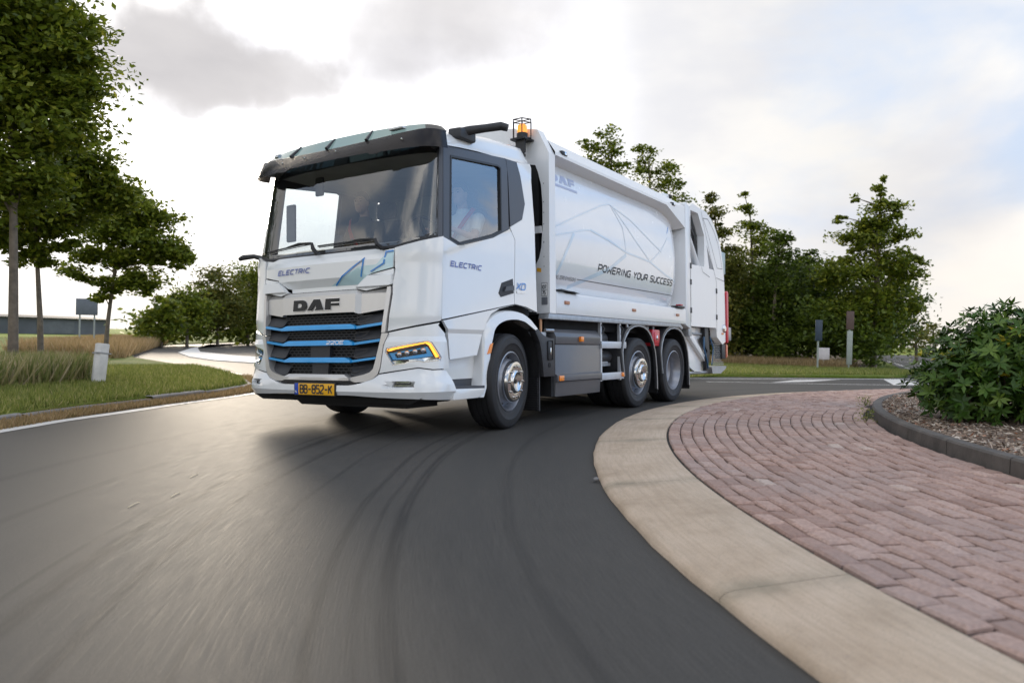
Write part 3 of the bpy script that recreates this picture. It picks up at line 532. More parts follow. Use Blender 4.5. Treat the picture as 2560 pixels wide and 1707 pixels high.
# ---- wheels, built in the road frame and held by the truck
PINV = truck.matrix_basis.inverted()
def tyre_prof(r, y0, y1):
    g = .010; w = y1-y0; P = [(r*.60, y0+.03), (r*.66, y0+.006), (r*.78, y0-.004), (r*.90, y0), (r*.965, y0+.012), (r*.992, y0+.03)]
    for k in range(4): a = y0+w*(.2+.2*k); P += [(r, a-.008), (r-g, a-.006), (r-g, a+.006), (r, a+.008)]
    P += [(r*.992, y1-.03), (r*.965, y1-.012), (r*.95, y1-.004), (r*.93, y1-.001), (r*.925, y1-.006), (r*.84, y1+.003), (r*.80, y1+.004), (r*.79, y1-.002), (r*.70, y1-.004), (r*.62, y1-.02), (r*.60, y1-.035)]
    return P
def wheel(x, sg, kind, steer=0., r=.494, yo=1.225, wdt=.30):
    a = empty('wheel', (x, sg*(yo-wdt/2), r), (0, 0, steer)); a.parent = truck; a.matrix_parent_inverse = PINV
    if kind == 'dual': MB().lathe([(q, sg*h) for q, h in tyre_prof(r, -wdt/2-.34, wdt/2-.34)], seg=56, caps=False).build('inner_tyre', M_tyre, a, angle=50)
    MB().lathe([(q, sg*h) for q, h in tyre_prof(r, -wdt/2, wdt/2)], seg=72, caps=False).build('tyre', M_tyre, a, angle=50)
    e = wdt/2
    if kind == 'tag':
        rim = MB().lathe([(q, sg*h) for q, h in [(.306, e-.045), (.312, e-.012), (.300, e-.008), (.288, e-.03), (.275, e-.06), (.255, e-.09), (.250, e-.16), (.18, e-.20), (.12, e-.205), (.10, e-.18), (0, e-.18)]], seg=56, caps=False)
    else:
        rim = MB().lathe([(q, sg*h) for q, h in [(.306, e-.045), (.312, e-.012), (.300, e-.008), (.290, e-.022), (.280, e-.08), (.268, e-.11), (.250, e-.105), (.225, e-.03), (.19, e+.005), (.12, e+.0), (0, e)]], seg=56, caps=False)
    rm = rim.build('rim', M_rim, a, angle=40)
    if kind != 'tag':
        holes = MB()
        for k in range(10):
            t = 2*math.pi*k/10; holes.ell((.240*math.cos(t), sg*(e-.075), .240*math.sin(t)), (.017, .017, .017), sub=1)
        holes.build('rim_vents', M_void, a)
        hub = MB().lathe([(q, sg*h) for q, h in [(.215, e-.01), (.216, e+.03), (.205, e+.05), (.175, e+.056), (.125, e+.050), (.115, e+.066), (.10, e+.072), (.075, e+.055), (0, e+.05)]], seg=56)
        h = hub.build('hub_cover', M_chrome, a, angle=40)
        nb = MB()
        for k in range(10):
            t = 2*math.pi*k/10; nb.lathe([(0, sg*.018), (.010, sg*.018), (.013, 0), (.013, -sg*.01)], (.166*math.cos(t), sg*(e+.055), .166*math.sin(t)), seg=6)
        nb.build('wheel_nuts', M_chrome, a); MB().lathe([(0, sg*.003), (.022, sg*.003), (.022, 0), (0, 0)], (.0, sg*(e+.052), 0), seg=20).build('hub_centre', M_black, a)
    return a
for sg in (1, -1):
    wheel(0, sg, 'front', R(9)); wheel(-3.35, sg, 'dual'); wheel(-4.76, sg, 'tag')

# ---- chassis
ch = MB().box(-7.0, 1.25, .36, .44, .74, 1.04).box(-7.0, 1.25, -.44, -.36, .74, 1.04)
for x in (1.0, .3, -.9, -2.2, -3.9, -5.3): ch.box(x-.04, x+.04, -.36, .36, .78, 1.0)
ch.build('chassis_frame', M_void, truck); 
for x in (0, -3.35, -4.76): MB().tube([(x, -.95, .47), (x, -.3, .45), (x, .3, .45), (x, .95, .47)], [.06, .08, .08, .06]).build('axle', M_void, truck)
MB().box(-3.0, -.70, -.95, .85, .42, 1.12, .02).box(-5.4, -5.3, -.9, .9, .3, .9).build('battery_packs', M_void, truck)
MB().box(-5.2, -1.0, -1.16, 1.05, 1.02, 1.18).build('subframe_infill', M_void, truck)
for sg in (1, -1):
    # anthracite side box
    y = 1.205*sg
    MB().prism([(1.02*0+1.10*sg, .30), (1.195*sg, .236), (1.205*sg, .40), (1.232*sg, .415), (1.232*sg, .480), (1.200*sg, .50), (1.200*sg, .836), (1.05*sg, .836), (1.05*sg, .30)], -2.155, -.990, 'yz', .004).build('side_box', M_antr, truck, angle=20)
    MB().prism([(1.05*sg, .844), (1.205*sg, .844), (1.213*sg, .93), (1.19*sg, .975), (1.15*sg, 1.018), (1.05*sg, 1.02)], -2.155, -.990, 'yz', .004).build('side_box_lid', M_antr, truck, angle=20)
    MB().box(-.985, -.93, .95*sg, 1.18*sg, .24, .86).build('box_bracket', M_void, truck)
    for (xx, zz, r_) in ((-1.60, .905, .034),): MB().box(xx-.04, xx+.04, 1.20*sg, 1.245*sg, zz-.033, zz+.033, .014).build('side_marker', M_amber, truck)
    MB().box(-1.13, -1.02, 1.225*sg, 1.243*sg, .418, .478, .003).build('side_reflector', M_amber, truck); MB().box(-2.86, -2.78, 1.215*sg, 1.232*sg, .415, .47, .003).build('side_reflector', M_amber, truck)
    for xx in (-2.20, -2.79):
        p = MB().box(xx-.022, xx+.022, 1.165*sg, 1.20*sg, .37, 1.155)
        p.build('guard_post', M_alu, truck)
        MB().tube([(xx, 1.2*sg, 1.10), (xx-.06, 1.215*sg, 1.05), (xx-.02, 1.205*sg, .985)], .009, 6).build('post_clip', M_black, truck)
    for z0, z1, x1 in ((.795, .885, -2.945), (.385, .477, -2.865)):
        MB().prism([(-2.18, z0), (x1, z0), (x1, z1), (-2.18, z1)], 1.195*sg, 1.217*sg, 'xz', .004).box(x1, -2.18, 1.213*sg, 1.221*sg, z0+.03, z0+.036).box(x1, -2.18, 1.213*sg, 1.221*sg, z1-.036, z1-.03).build('guard_plank', M_alu, truck)
    MB().box(-2.6, -2.2, .9*sg, 1.1*sg, .60, .62).box(-2.72, -2.24, 1.0*sg, 1.08*sg, .56, .60).build('step_bracket', M_steel, truck)
    MB().tube([(-2.25, 1.02*sg, .68), (-2.72, 1.02*sg, .68)], .085, 20).build('air_tank', M_plast, truck); MB().tube([(-2.2, .9*sg, .92), (-2.8, .9*sg, .92)], .11, 20).build('air_tank', M_rim, truck)
    for x0, x1 in ((-2.15, -1.85), (-2.75, -2.5)):
        MB().prism([(x0, 1.15), (x0, .98), (x1, .98), (x1+.12, 1.15)], .96*sg, .98*sg, 'xz').build('mounting_plate', M_rim, truck)
    # rear mudguards
    for cx in (-3.35, -4.76):
        ang = [200, 185, 165, 145, 125, 105, 90, 75, 55, 35, 15, 0] ; rows_ = []
        pts_ = [(.60 if False else .0, 0)]
        PO = [(.53, .0-.09), (.575, .12), (.59, .26), (.55, .40), (.46, .52), (.33, .60), (.17, .645), (0, .66), (-.17, .648), (-.33, .605), (-.47, .52), (-.58, .40), (-.66, .25), (-.705, .05), (-.73, -.15), (-.735, -.33)]
        for ux, uz in PO:
            l = math.hypot(ux, uz); ix, iz = ux*(1-.055/l), uz*(1-.055/l)
            rows_.append([(cx+ux, .80*sg, .50+uz), (cx+ux, 1.20*sg, .50+uz), (cx+ux*.99, 1.225*sg, .50+uz*.99), (cx+ix, 1.228*sg, .50+iz), (cx+ix-ux*.008, 1.19*sg, .50+iz-uz*.008)])
        g = MB().grid(rows_); mgd = g.build('mudguard', M_mud, truck, angle=60)
        MB().tube([(cx+a*.93, 1.229*sg, .50+b*.93) for a, b in PO], .008, 6).build('mudguard_rim', M_steel, mgd)
        MB().box(cx-.745, cx-.73, .85*sg, 1.21*sg, .13, .42).build('mud_flap', M_void, truck)
    MB().tube([(-3.0, 1.19*sg, 1.15), (-3.03, 1.21*sg, 1.04), (-2.93, 1.21*sg, .96), (-2.9, 1.19*sg, .93)], .02, 8).build('support_hook', M_steel, truck)
    MB().box(-4.24, -3.94, 1.05*sg, 1.20*sg, .83, 1.08, .025).box(-4.19, -3.99, 1.19*sg, 1.212*sg, .87, 1.04, .015).build('extinguisher_box', M_red, truck); MB().ell((-4.09, 1.214*sg, .955), (.03, .006, .04)).build('box_latch', M_lens, truck)
    MB().tube([(-3.98, 1.1*sg, 1.08), (-3.98, 1.1*sg, 1.18)], .02).tube([(-4.2, 1.1*sg, 1.08), (-4.2, 1.1*sg, 1.18)], .02).build('box_hanger', M_steel, truck)
    # steel rail under the body
    MB().prism([(-.80, 1.190), (-5.02, 1.195), (-5.16, 1.13), (-5.10, 1.10), (-4.99, 1.135), (-.78, 1.125)], 1.10*sg, 1.235*sg, 'xz', .004).build('body_rail', M_steel, truck)
MB().tube([(-.80, 1.12, 1.14), (-.80, 1.12, .95)], .018).build('pressure_rod', mat('copper_rod', (.5, .28, .16), .4, metal=.6, vary=(9, .1)), truck); MB().box(-.88, -.72, .95, 1.15, .90, .98, .01).tube([(-.85, 1.15, 1.0), (-1.0, 1.17, 1.0)], .02).build('valve_block', M_steel, truck)

# ---- refuse body
FR = [(1.25, 1.190), (1.25, 3.0), (1.103, 3.287), (.90, 3.33), (.45, 3.395), (0, 3.41)]
inner = [(1.079, 1.19), (1.068, 1.74), (1.112, 1.82), (1.142, 1.93), (1.162, 2.16), (1.162, 2.45), (1.145, 2.65), (1.105, 2.80), (1.07, 2.885), (.85, 2.93), (.45, 2.95), (0, 2.95)]
fr_outer = FR+[(-y, z) for y, z in reversed(FR[:-1])]
inn = inner+[(-y, z) for y, z in reversed(inner[:-1])]
FRM = lambda y, z, o=0.: Vector((-.79+o, y, z))
frame = panel('front_portal', FRM, fr_outer+inn[::-1][0:0]+[(-1.079, 1.19)]+inn[::-1][1:-1]+[(1.079, 1.19)], M_white2, truck, 0, .14, cu=[], smooth=True, angle=20)
MB().box(-.90, -.80, -1.10, 1.10, 1.18, 2.98).build('front_bulkhead', M_void, truck); MB().box(-.795, -.775, .9, 1.15, 2.10, 2.18).build('portal_brace', M_white2, truck); MB().box(-.80, -.62, -.7, .95, 1.15, 2.9, .05).build('hydraulic_cabinet', M_black, truck)
rv = MB()
for z in (2.66, 2.45, 2.33, 2.20, 2.0, 1.99, 1.83, 1.72): rv.ell((-.789, 1.178, z), (.004, .006, .006), sub=1)
rv.build('rivets', M_grey, frame)
P1 = front(-.79)
panel('warning_sticker', P1, [(1.083, 1.666), (1.140, 1.655), (1.140, 1.70), (1.083, 1.71)], mat('orange_sticker', (.85, .42, .03), .5, vary=(9, .1)), frame, .002, .002)
panel('noise_sticker', P1, [(1.143, 1.385), (1.222, 1.385), (1.222, 1.535), (1.143, 1.535)], mat('white_sticker', (.8, .8, .8), .5, vary=(9, .05)), frame, .002, .002)
text('sticker_text', '107', P1, 1.150, 1.468, 1.205, 1.505, M_ink, frame, w=.18, off=.005); text('sticker_text', '75', P1, 1.155, 1.402, 1.195, 1.44, M_ink, frame, w=.18, off=.005); decal('sticker_border', [[(1.145, 1.455), (1.220, 1.455)], [(1.145, 1.386), (1.221, 1.386), (1.221, 1.533), (1.145, 1.533), (1.145, 1.386)]], .004, P1, M_ink, frame, .005)
panel('data_plate', P1, [(1.143, 1.285), (1.222, 1.285), (1.222, 1.372), (1.143, 1.372)], M_rim, frame, .003, .003)
# barrel shaped container skin
BY = ([1.42, 1.50, 1.62, 1.80, 2.0, 2.2, 2.45, 2.7, 2.88, 3.0], [1.02, 1.09, 1.145, 1.185, 1.205, 1.21, 1.195, 1.16, 1.12, 1.08])
BYt = np.linspace(1.42, 3.0, 60); BYv = np.array([catm(np.array(BY[0]), np.array(BY[1]), z) for z in BYt])
def barrel(x, z, o=0.):
    y = float(np.interp(z, BYt, BYv)); q = 0.
    if x < -4.75: q = ((-4.75-x)/.50); y -= .16*q*q
    return Vector((x, y+o, z))
xs_ = [-.90, -1.5, -2.2, -2.9, -3.6, -4.2, -4.6, -4.75, -4.85, -4.95, -5.05, -5.15, -5.25]
rows_ = [[barrel(x, z) for z in BYt] for x in xs_]
hb = MB().grid(rows_); hopper = hb.build('container_skin', mat('white_container_paint', (.78, .80, .83), .25, coat=1, vary=(3, .02), bump=(1.1, .10, .03)), truck, angle=60)
mirrored(hopper)
MB().box(-5.3, -.93, -1.0, 1.0, 1.2, 3.0).build('container_core', M_white2, truck)
# roof of the container
MB().grid([[(x, y, 3.05+.12*(1-(y/1.1)**2)) for y in np.linspace(-1.1, 1.1, 12)] for x in (-.9, -5.3)]).build('container_roof', M_white2, truck)
mk = lambda n, pts_, w, m: decal(n, pts_, w, barrel, m, hopper, .003)
mk('faint_blue_line', [[(-1.0, 2.20), (-1.6, 2.42), (-2.3, 2.66), (-2.55, 2.72)], [(-2.55, 2.72), (-3.2, 2.60), (-3.9, 2.38), (-4.3, 2.27)], [(-2.6, 2.70), (-2.9, 2.45), (-2.98, 2.12)], [(-2.65, 2.70), (-3.3, 2.33), (-3.85, 2.07)], [(-4.6, 2.52), (-4.3, 2.30), (-3.85, 2.07)], [(-1.0, 2.10), (-1.7, 2.25), (-1.9, 2.28)]], .018, M_line3)
mk('pale_blue_line', [[(-1.9, 2.28), (-2.4, 2.22), (-2.98, 2.12), (-3.5, 2.09), (-3.85, 2.07), (-4.5, 1.93), (-5.0, 1.86)]], .028, M_line2)
mk('broad_blue_band', [[(-2.98, 2.08), (-2.5, 1.85), (-2.0, 1.70), (-1.45, 1.53)], [(-1.45, 2.18), (-1.25, 1.9), (-1.05, 1.58)]], .05, M_line2)
mk('edge_blue_line', [[(-4.72, 2.72), (-4.62, 2.60)], [(-4.98, 1.95), (-5.0, 1.80)]], .02, M_line1)
text('slogan', 'POWERING YOUR SUCCESS', barrel, -2.16, 1.790, -4.80, 1.872, M_ink, hopper, w=.23, off=.004, slant=.2, gap=.35)
text('small_slogan', 'DRIVING ZERO EMISSIONS', barrel, -.98, 1.612, -1.60, 1.650, M_inkg, hopper, w=.14, off=.004, slant=.2, gap=.3)
mk('slogan_rule', [[(-1.63, 1.640), (-5.06, 1.640)]], .010, M_inkg)
def logo(name, outer, holes=()): panel(name, barrel, outer, M_fade, hopper, .003, .0, holes, cv=[2.75, 2.8])
zb, zt = 2.750, 2.852
logo('faded_logo', [(-.97, zb), (-1.12, zb), (-1.185, zb+.03), (-1.185, zt-.03), (-1.12, zt), (-.97, zt)], [[(-1.03, zb+.03), (-1.10, zb+.03), (-1.12, zb+.045), (-1.12, zt-.045), (-1.10, zt-.03), (-1.03, zt-.03)]])
logo('faded_logo', [(-1.205, zb), (-1.27, zb), (-1.31, zb+.05), (-1.33, zb), (-1.42, zb), (-1.36, zt), (-1.27, zt)])
logo('faded_logo', [(-1.44, zb), (-1.50, zb), (-1.50, zb+.035), (-1.60, zb+.035), (-1.60, zb+.06), (-1.50, zb+.06), (-1.50, zb+.072), (-1.60, zb+.072), (-1.60, zt), (-1.44, zt)])
logo('faded_logo', [(-.97, zb-.055), (-1.64, zb-.055), (-1.64, zb-.025), (-.97, zb-.025)])
for sg in (1, -1):
    # lower ledge and upper rail
    MB().prism([(1.00*sg, 1.19), (1.252*sg, 1.192), (1.252*sg, 1.425), (1.235*sg, 1.442), (1.08*sg, 1.468), (1.0*sg, 1.47)], -5.26, -.935, 'yz', .004).build('lower_side_rail', M_white2, truck)
    rail = MB(); sec = [(1.252, 3.008), (1.252, 3.045), (1.15, 3.195), (1.0, 3.20), (1.0, 2.96), (1.10, 2.955)]
    rows_ = [[(x, y*sg, z) for y, z in sec]+[(x, sec[0][0]*sg, sec[0][1])] for x in (-.93, -4.43)]
    # the rail turns down to meet the rear post
    rows_.append([(-5.24, 1.252*sg, 2.765), (-5.24, 1.252*sg, 3.12), (-5.24, 1.13*sg, 3.19), (-5.24, 1.0*sg, 3.19), (-5.13, 1.0*sg, 2.73), (-5.13, 1.10*sg, 2.73), (-5.24, 1.252*sg, 2.765)])
    rail.grid(rows_).build('upper_side_rail', M_white2, truck, angle=20)
    MB().prism([(-5.25, 1.175), (-5.465, 1.120), (-5.475, 3.135), (-5.30, 3.20), (-5.25, 3.17)], .90*sg, 1.254*sg, 'xz', .006).build('rear_post', M_white2, truck)
    MB().prism([(-4.60, 3.18), (-4.70, 3.20), (-4.87, 3.305), (-5.12, 3.325), (-5.20, 3.25), (-5.34, 3.18)], .78*sg, 1.02*sg, 'xz', .01).build('hinge_bracket', M_white2, truck)
    MB().ell((-5.17, .90*sg+.1*sg, 3.29), (.03, .06, .045)).build('hinge_pin', M_black, truck)
    for x in (-1.18, -3.13, -4.85): MB().box(x-.055, x+.055, 1.25*sg, 1.268*sg, 1.305, 1.345, .006).build('side_marker', mat('marker_dull', (.42, .18, .09), .35, vary=(20, .2)), truck)
    for x in (-1.15, -4.72): MB().box(x-.07, x+.07, 1.20*sg, 1.265*sg, 3.04, 3.095, .02).build('work_light', M_black, truck); 
    for x in (-1.15, -4.72): MB().box(x-.05, x+.015, 1.262*sg, 1.272*sg, 3.05, 3.085, .004).build('work_light_lens', M_lens, truck)
MB().prism([(-.96, 1.455), (-1.30, 1.455), (-1.46, 1.445), (-1.0, 1.475)], 1.17, 1.29, 'xz', .008).build('cleat', M_black, truck)
MB().box(-5.12, -4.80, 1.16, 1.28, 1.435, 1.475, .01).build('cleat', M_black, truck); MB().box(-5.02, -4.92, 1.20, 1.285, 1.478, 1.50, .006).build('release_handle', M_red, truck)

# ---- tailgate
TG = [(-5.49, 1.168), (-5.48, 3.16), (-5.64, 3.232), (-5.90, 3.212), (-6.29, 3.20), (-6.615, 3.113), (-6.80, 3.01), (-6.955, 2.884), (-7.08, 2.76), (-7.19, 2.618), (-7.28, 2.40), (-7.352, 2.113), (-7.40, 1.60), (-7.41, .92), (-7.21, .872), (-6.89, 1.003), (-6.84, 1.168)]
H1 = [(-5.52, 3.10), (-5.89, 3.105), (-6.217, 2.764), (-6.217, 2.30), (-6.19, 2.215), (-5.52, 2.20)]; H2 = [(-6.345, 2.62), (-6.735, 2.212), (-6.475, 2.212)]
tgp = None
for sg in (1, -1):
    o = panel('tailgate_side', side(1.25), TG, M_white2, truck, 0, .12, [H1, H2], angle=20)
    ow = panel('tailgate_recess', side(.99), [(-5.45, 2.15), (-5.45, 3.15), (-6.3, 3.15), (-6.8, 2.15)], M_white2, truck, 0, .02)
    st = MB().tube([(-5.56, 1.12, 2.86), (-6.19, 1.12, 2.25)], .055, 14).build('strut', M_white2, truck); hs = MB().tube([(-5.55, 1.06, 3.0), (-5.66, 1.16, 2.92), (-5.78, 1.14, 2.84), (-5.88, 1.15, 2.72), (-5.98, 1.12, 2.6), (-6.05, 1.10, 2.5)], [.03, .045, .03, .045, .035, .02], 8).build('hydraulic_hose', M_black, truck)
    gl = MB()
    for x, z in ((-5.50, 1.90), (-5.50, 1.43), (-5.50, 2.17), (-6.88, 1.84), (-6.88, 1.365)): gl.box(x-.025, x+.03, 1.25, 1.262, z-.045, z+.045)
    hg = gl.build('door_hinges', M_black, truck)
    sm = decal('door_seam', [[(-5.50, 1.23), (-5.50, 2.16)], [(-6.88, 1.10), (-6.88, 2.0), (-6.74, 2.2), (-6.35, 2.72), (-6.05, 3.17)], [(-6.16, 3.06), (-6.42, 3.08), (-6.75, 2.92), (-6.99, 2.72), (-7.15, 2.45), (-7.24, 2.27), (-6.93, 2.26), (-6.72, 2.5), (-6.40, 2.85), (-6.16, 3.06)], [(-6.88, 2.08), (-7.36, 2.05)], [(-6.05, 2.2), (-6.12, 2.12), (-6.5, 2.06)], [(-5.50, 2.3), (-5.50, 3.0)]], .010, side(1.25), M_grey, truck, .003)
    rb = MB().prism([(-7.43, .92), (-7.49, .885), (-7.54, .93), (-7.55, 1.84), (-7.50, 1.88), (-7.43, 1.86)], 1.02, 1.275, 'xz', .02).build('safety_rail', M_red, truck)
    lp = MB().lathe([(0, .03), (.05, .03), (.075, .012), (.08, 0), (.08, -.02)], (-7.30, 1.255, 1.165), seg=24).build('work_lamp', M_lens, truck)
    lm = MB().box(-7.26, -7.16, 1.25, 1.266, 1.055, 1.085, .005).build('side_marker', M_amber, truck)
    # hopper under the tailgate
    hp_ = panel('hopper_side', side(1.10), [(-5.50, 1.16), (-5.60, .80), (-5.70, .58), (-5.85, .47), (-6.08, .40), (-6.50, .385), (-6.60, .50), (-6.70, .80), (-6.84, 1.16)], M_white2, truck, 0, .04)
    rib = MB().prism([(-5.62, 1.10), (-5.74, 1.06), (-6.55, .62), (-6.53, .52), (-5.66, .98)], 1.10, 1.17, 'xz', .006).build('hopper_rib', M_white2, truck)
    lg = MB().box(-5.62, -5.46, .95, 1.22, 1.0, 1.17, .01).tube([(-5.6, 1.13, 1.05), (-6.35, 1.13, 1.05)], .02, 8).build('latch_block', M_steel, truck)
    arm = MB().prism([(-6.38, 1.18), (-6.58, 1.18), (-6.60, .95), (-6.66, .70), (-6.55, .42), (-6.44, .42), (-6.42, .66), (-6.52, .75), (-6.28, .92), (-6.24, .98), (-6.40, 1.0)], 1.13, 1.19, 'xz', .006).build('lifter_arm', M_black, truck)
    hs2 = MB().tube([(-6.3, 1.2, 1.0), (-6.27, 1.21, .8), (-6.45, 1.2, .6), (-6.52, 1.2, .45)], .014, 6).tube([(-6.7, 1.18, 1.0), (-6.82, 1.2, .8), (-6.72, 1.2, .5)], .012, 6).build('lifter_hose', mat('hose_blue', (.03, .10, .2), .4, vary=(9, .2)), truck)
    bmx = bmesh.new()
    for i in range(13):
        for j in range(9):
            x = -6.88-j*.075; z = .46+i*.036
            if x < -7.35 and z > .56: continue
            stroke(bmx, [(x-(.0375 if i % 2 else 0), z), (x-.0375-(.0375 if i % 2 else 0), z+.016), (x-.075-(.0375 if i % 2 else 0), z)], .010, side(1.16), 0, False)
    ms = finish(bmx, 'step_mesh', M_steel, truck, smooth=False, recalc=False)
    bb = MB().box(-7.62, -7.38, 1.05, 1.19, .60, .88, .01).build('lamp_box', M_black, truck); rl = MB().prism([(-7.64, .62), (-7.70, .66), (-7.70, .86), (-7.62, .88)], 1.0, 1.20, 'xz').build('tail_lamp', mat('tail_orange', (.7, .12, .04), .3, coat=.5, vary=(9, .1)), truck)
    ft = MB().prism([(-6.85, .46), (-7.55, .47), (-7.75, .46), (-7.72, .42), (-7.4, .33), (-6.9, .34)], .9, 1.16, 'xz').tube([(-5.9, 1.05, .38), (-7.2, 1.05, .36)], .03, 6).build('footboard', M_steel, truck)
    if sg < 0:
        for q in (o, ow, st, hs, hg, *sm, rb, lp, lm, hp_, rib, lg, arm, hs2, ms, bb, rl, ft): mirrored(q); bpy.data.objects.remove(q)
tb = MB(); prof = TG[2:15]
tb.grid([[(x, y, z) for x, z in prof] for y in (-1.15, 1.15)]); tb.build('tailgate_back', M_white2, truck, angle=30)
MB().box(-7.36, -5.50, -1.0, 1.0, 1.1, 1.2).box(-6.8, -5.6, -1.08, 1.08, .42, 1.1).build('hopper_core', M_void, truck)
MB().ell((-6.99, .95, 2.86), (.14, .12, .16)).build('rear_cowl', M_white2, truck)
MB().box(-7.62, -7.38, .80, 1.20, 2.20, 2.62, .02).build('control_box', mat('pale_green_box', (.36, .45, .46), .4, metal=.3, vary=(9, .1)), truck); MB().box(-7.95, -7.60, .9, 1.2, .95, 1.2, .01).build('rear_bracket', M_rim, truck)
MB().box(-5.70, -5.55, .9, 1.0, 3.22, 3.26, .01).build('roof_marker', M_grey, truck)

# ---- beacon in its cage
be = empty('beacon', (-.70, .955, 3.14)); be.parent = truck
cg = MB(); hexa = [(.115*math.cos(R(60*k+30)), .115*math.sin(R(60*k+30))) for k in range(6)]
for z in (.03, .245): cg.tube([(x, y, z) for x, y in hexa+hexa[:1]], .007, 5)
for x, y in hexa: cg.tube([(x, y, .03), (x, y, .245)], .007, 5)
for a, b in zip(hexa[:3], hexa[3:]): cg.tube([(*a, .245), (*b, .245)], .006, 5)
cg.box(-.12, .10, -.10, .10, .015, .035).box(.02, .05, -.06, .06, -.13, .03).tube([(.06, .03, -.16), (.02, .03, -.16)], .03, 8).build('cage', M_black, be)
MB().lathe([(.062, .04), (.064, .10), (.058, .105), (0, .105)], axis='z', seg=20).build('lamp_base', M_black, be)
MB().lathe([(.058, .105), (.060, .15), (.054, .19), (.035, .205), (0, .208)], axis='z', seg=20).build('beacon_lens', mat('beacon_amber', (1, .32, .02), .2, coat=.7, emit=((1, .33, .02), .7)), be)

# ---- cab interior
MB().prism([(1.30, 1.55), (1.32, 1.74), (1.20, 1.80), (.95, 1.84), (.80, 1.78), (.78, 1.40), (1.2, 1.35)], -1.08, 1.08, 'xz', .03).build('dashboard', M_dash, truck)
for y in (.62, -.55):
    st = MB().box(-.10, .40, y-.25, y+.25, 1.62, 1.76, .05).box(-.16, -.02, y-.24, y+.24, 1.72, 2.30, .05).box(-.13, -.04, y-.13, y+.13, 2.32, 2.52, .04).build('seat', M_seat, truck)
tw = MB(); cwh = Vector((.62, .62, 1.93)); rt = Matrix.Rotation(R(-58), 3, 'Y')
tw.tube([cwh+rt @ Vector((.21*math.cos(a), .21*math.sin(a), 0)) for a in np.linspace(0, 2*math.pi, 29)], .014, 6).tube([cwh, cwh+rt @ Vector((.2, 0, 0))], .02).tube([cwh, cwh+rt @ Vector((-.1, .17, 0))], .02).tube([cwh, cwh+rt @ Vector((-.1, -.17, 0))], .02).tube([cwh, (.85, .62, 1.75)], .03).build('steering_wheel', M_black, truck)
MB().box(1.02, 1.05, -.24, -.12, 1.80, 1.96, .02).build('phone_holder', M_black, truck); MB().box(.93, .96, -.62, -.50, 2.42, 2.62, .02).build('interior_mirror', M_grey, truck)
for sg in (1, -1): MB().box(1.02, 1.05, (.97)*sg, (.83)*sg, 1.95, 2.35, .02).build('mirror_screen', M_dash, truck) if sg < 0 else None

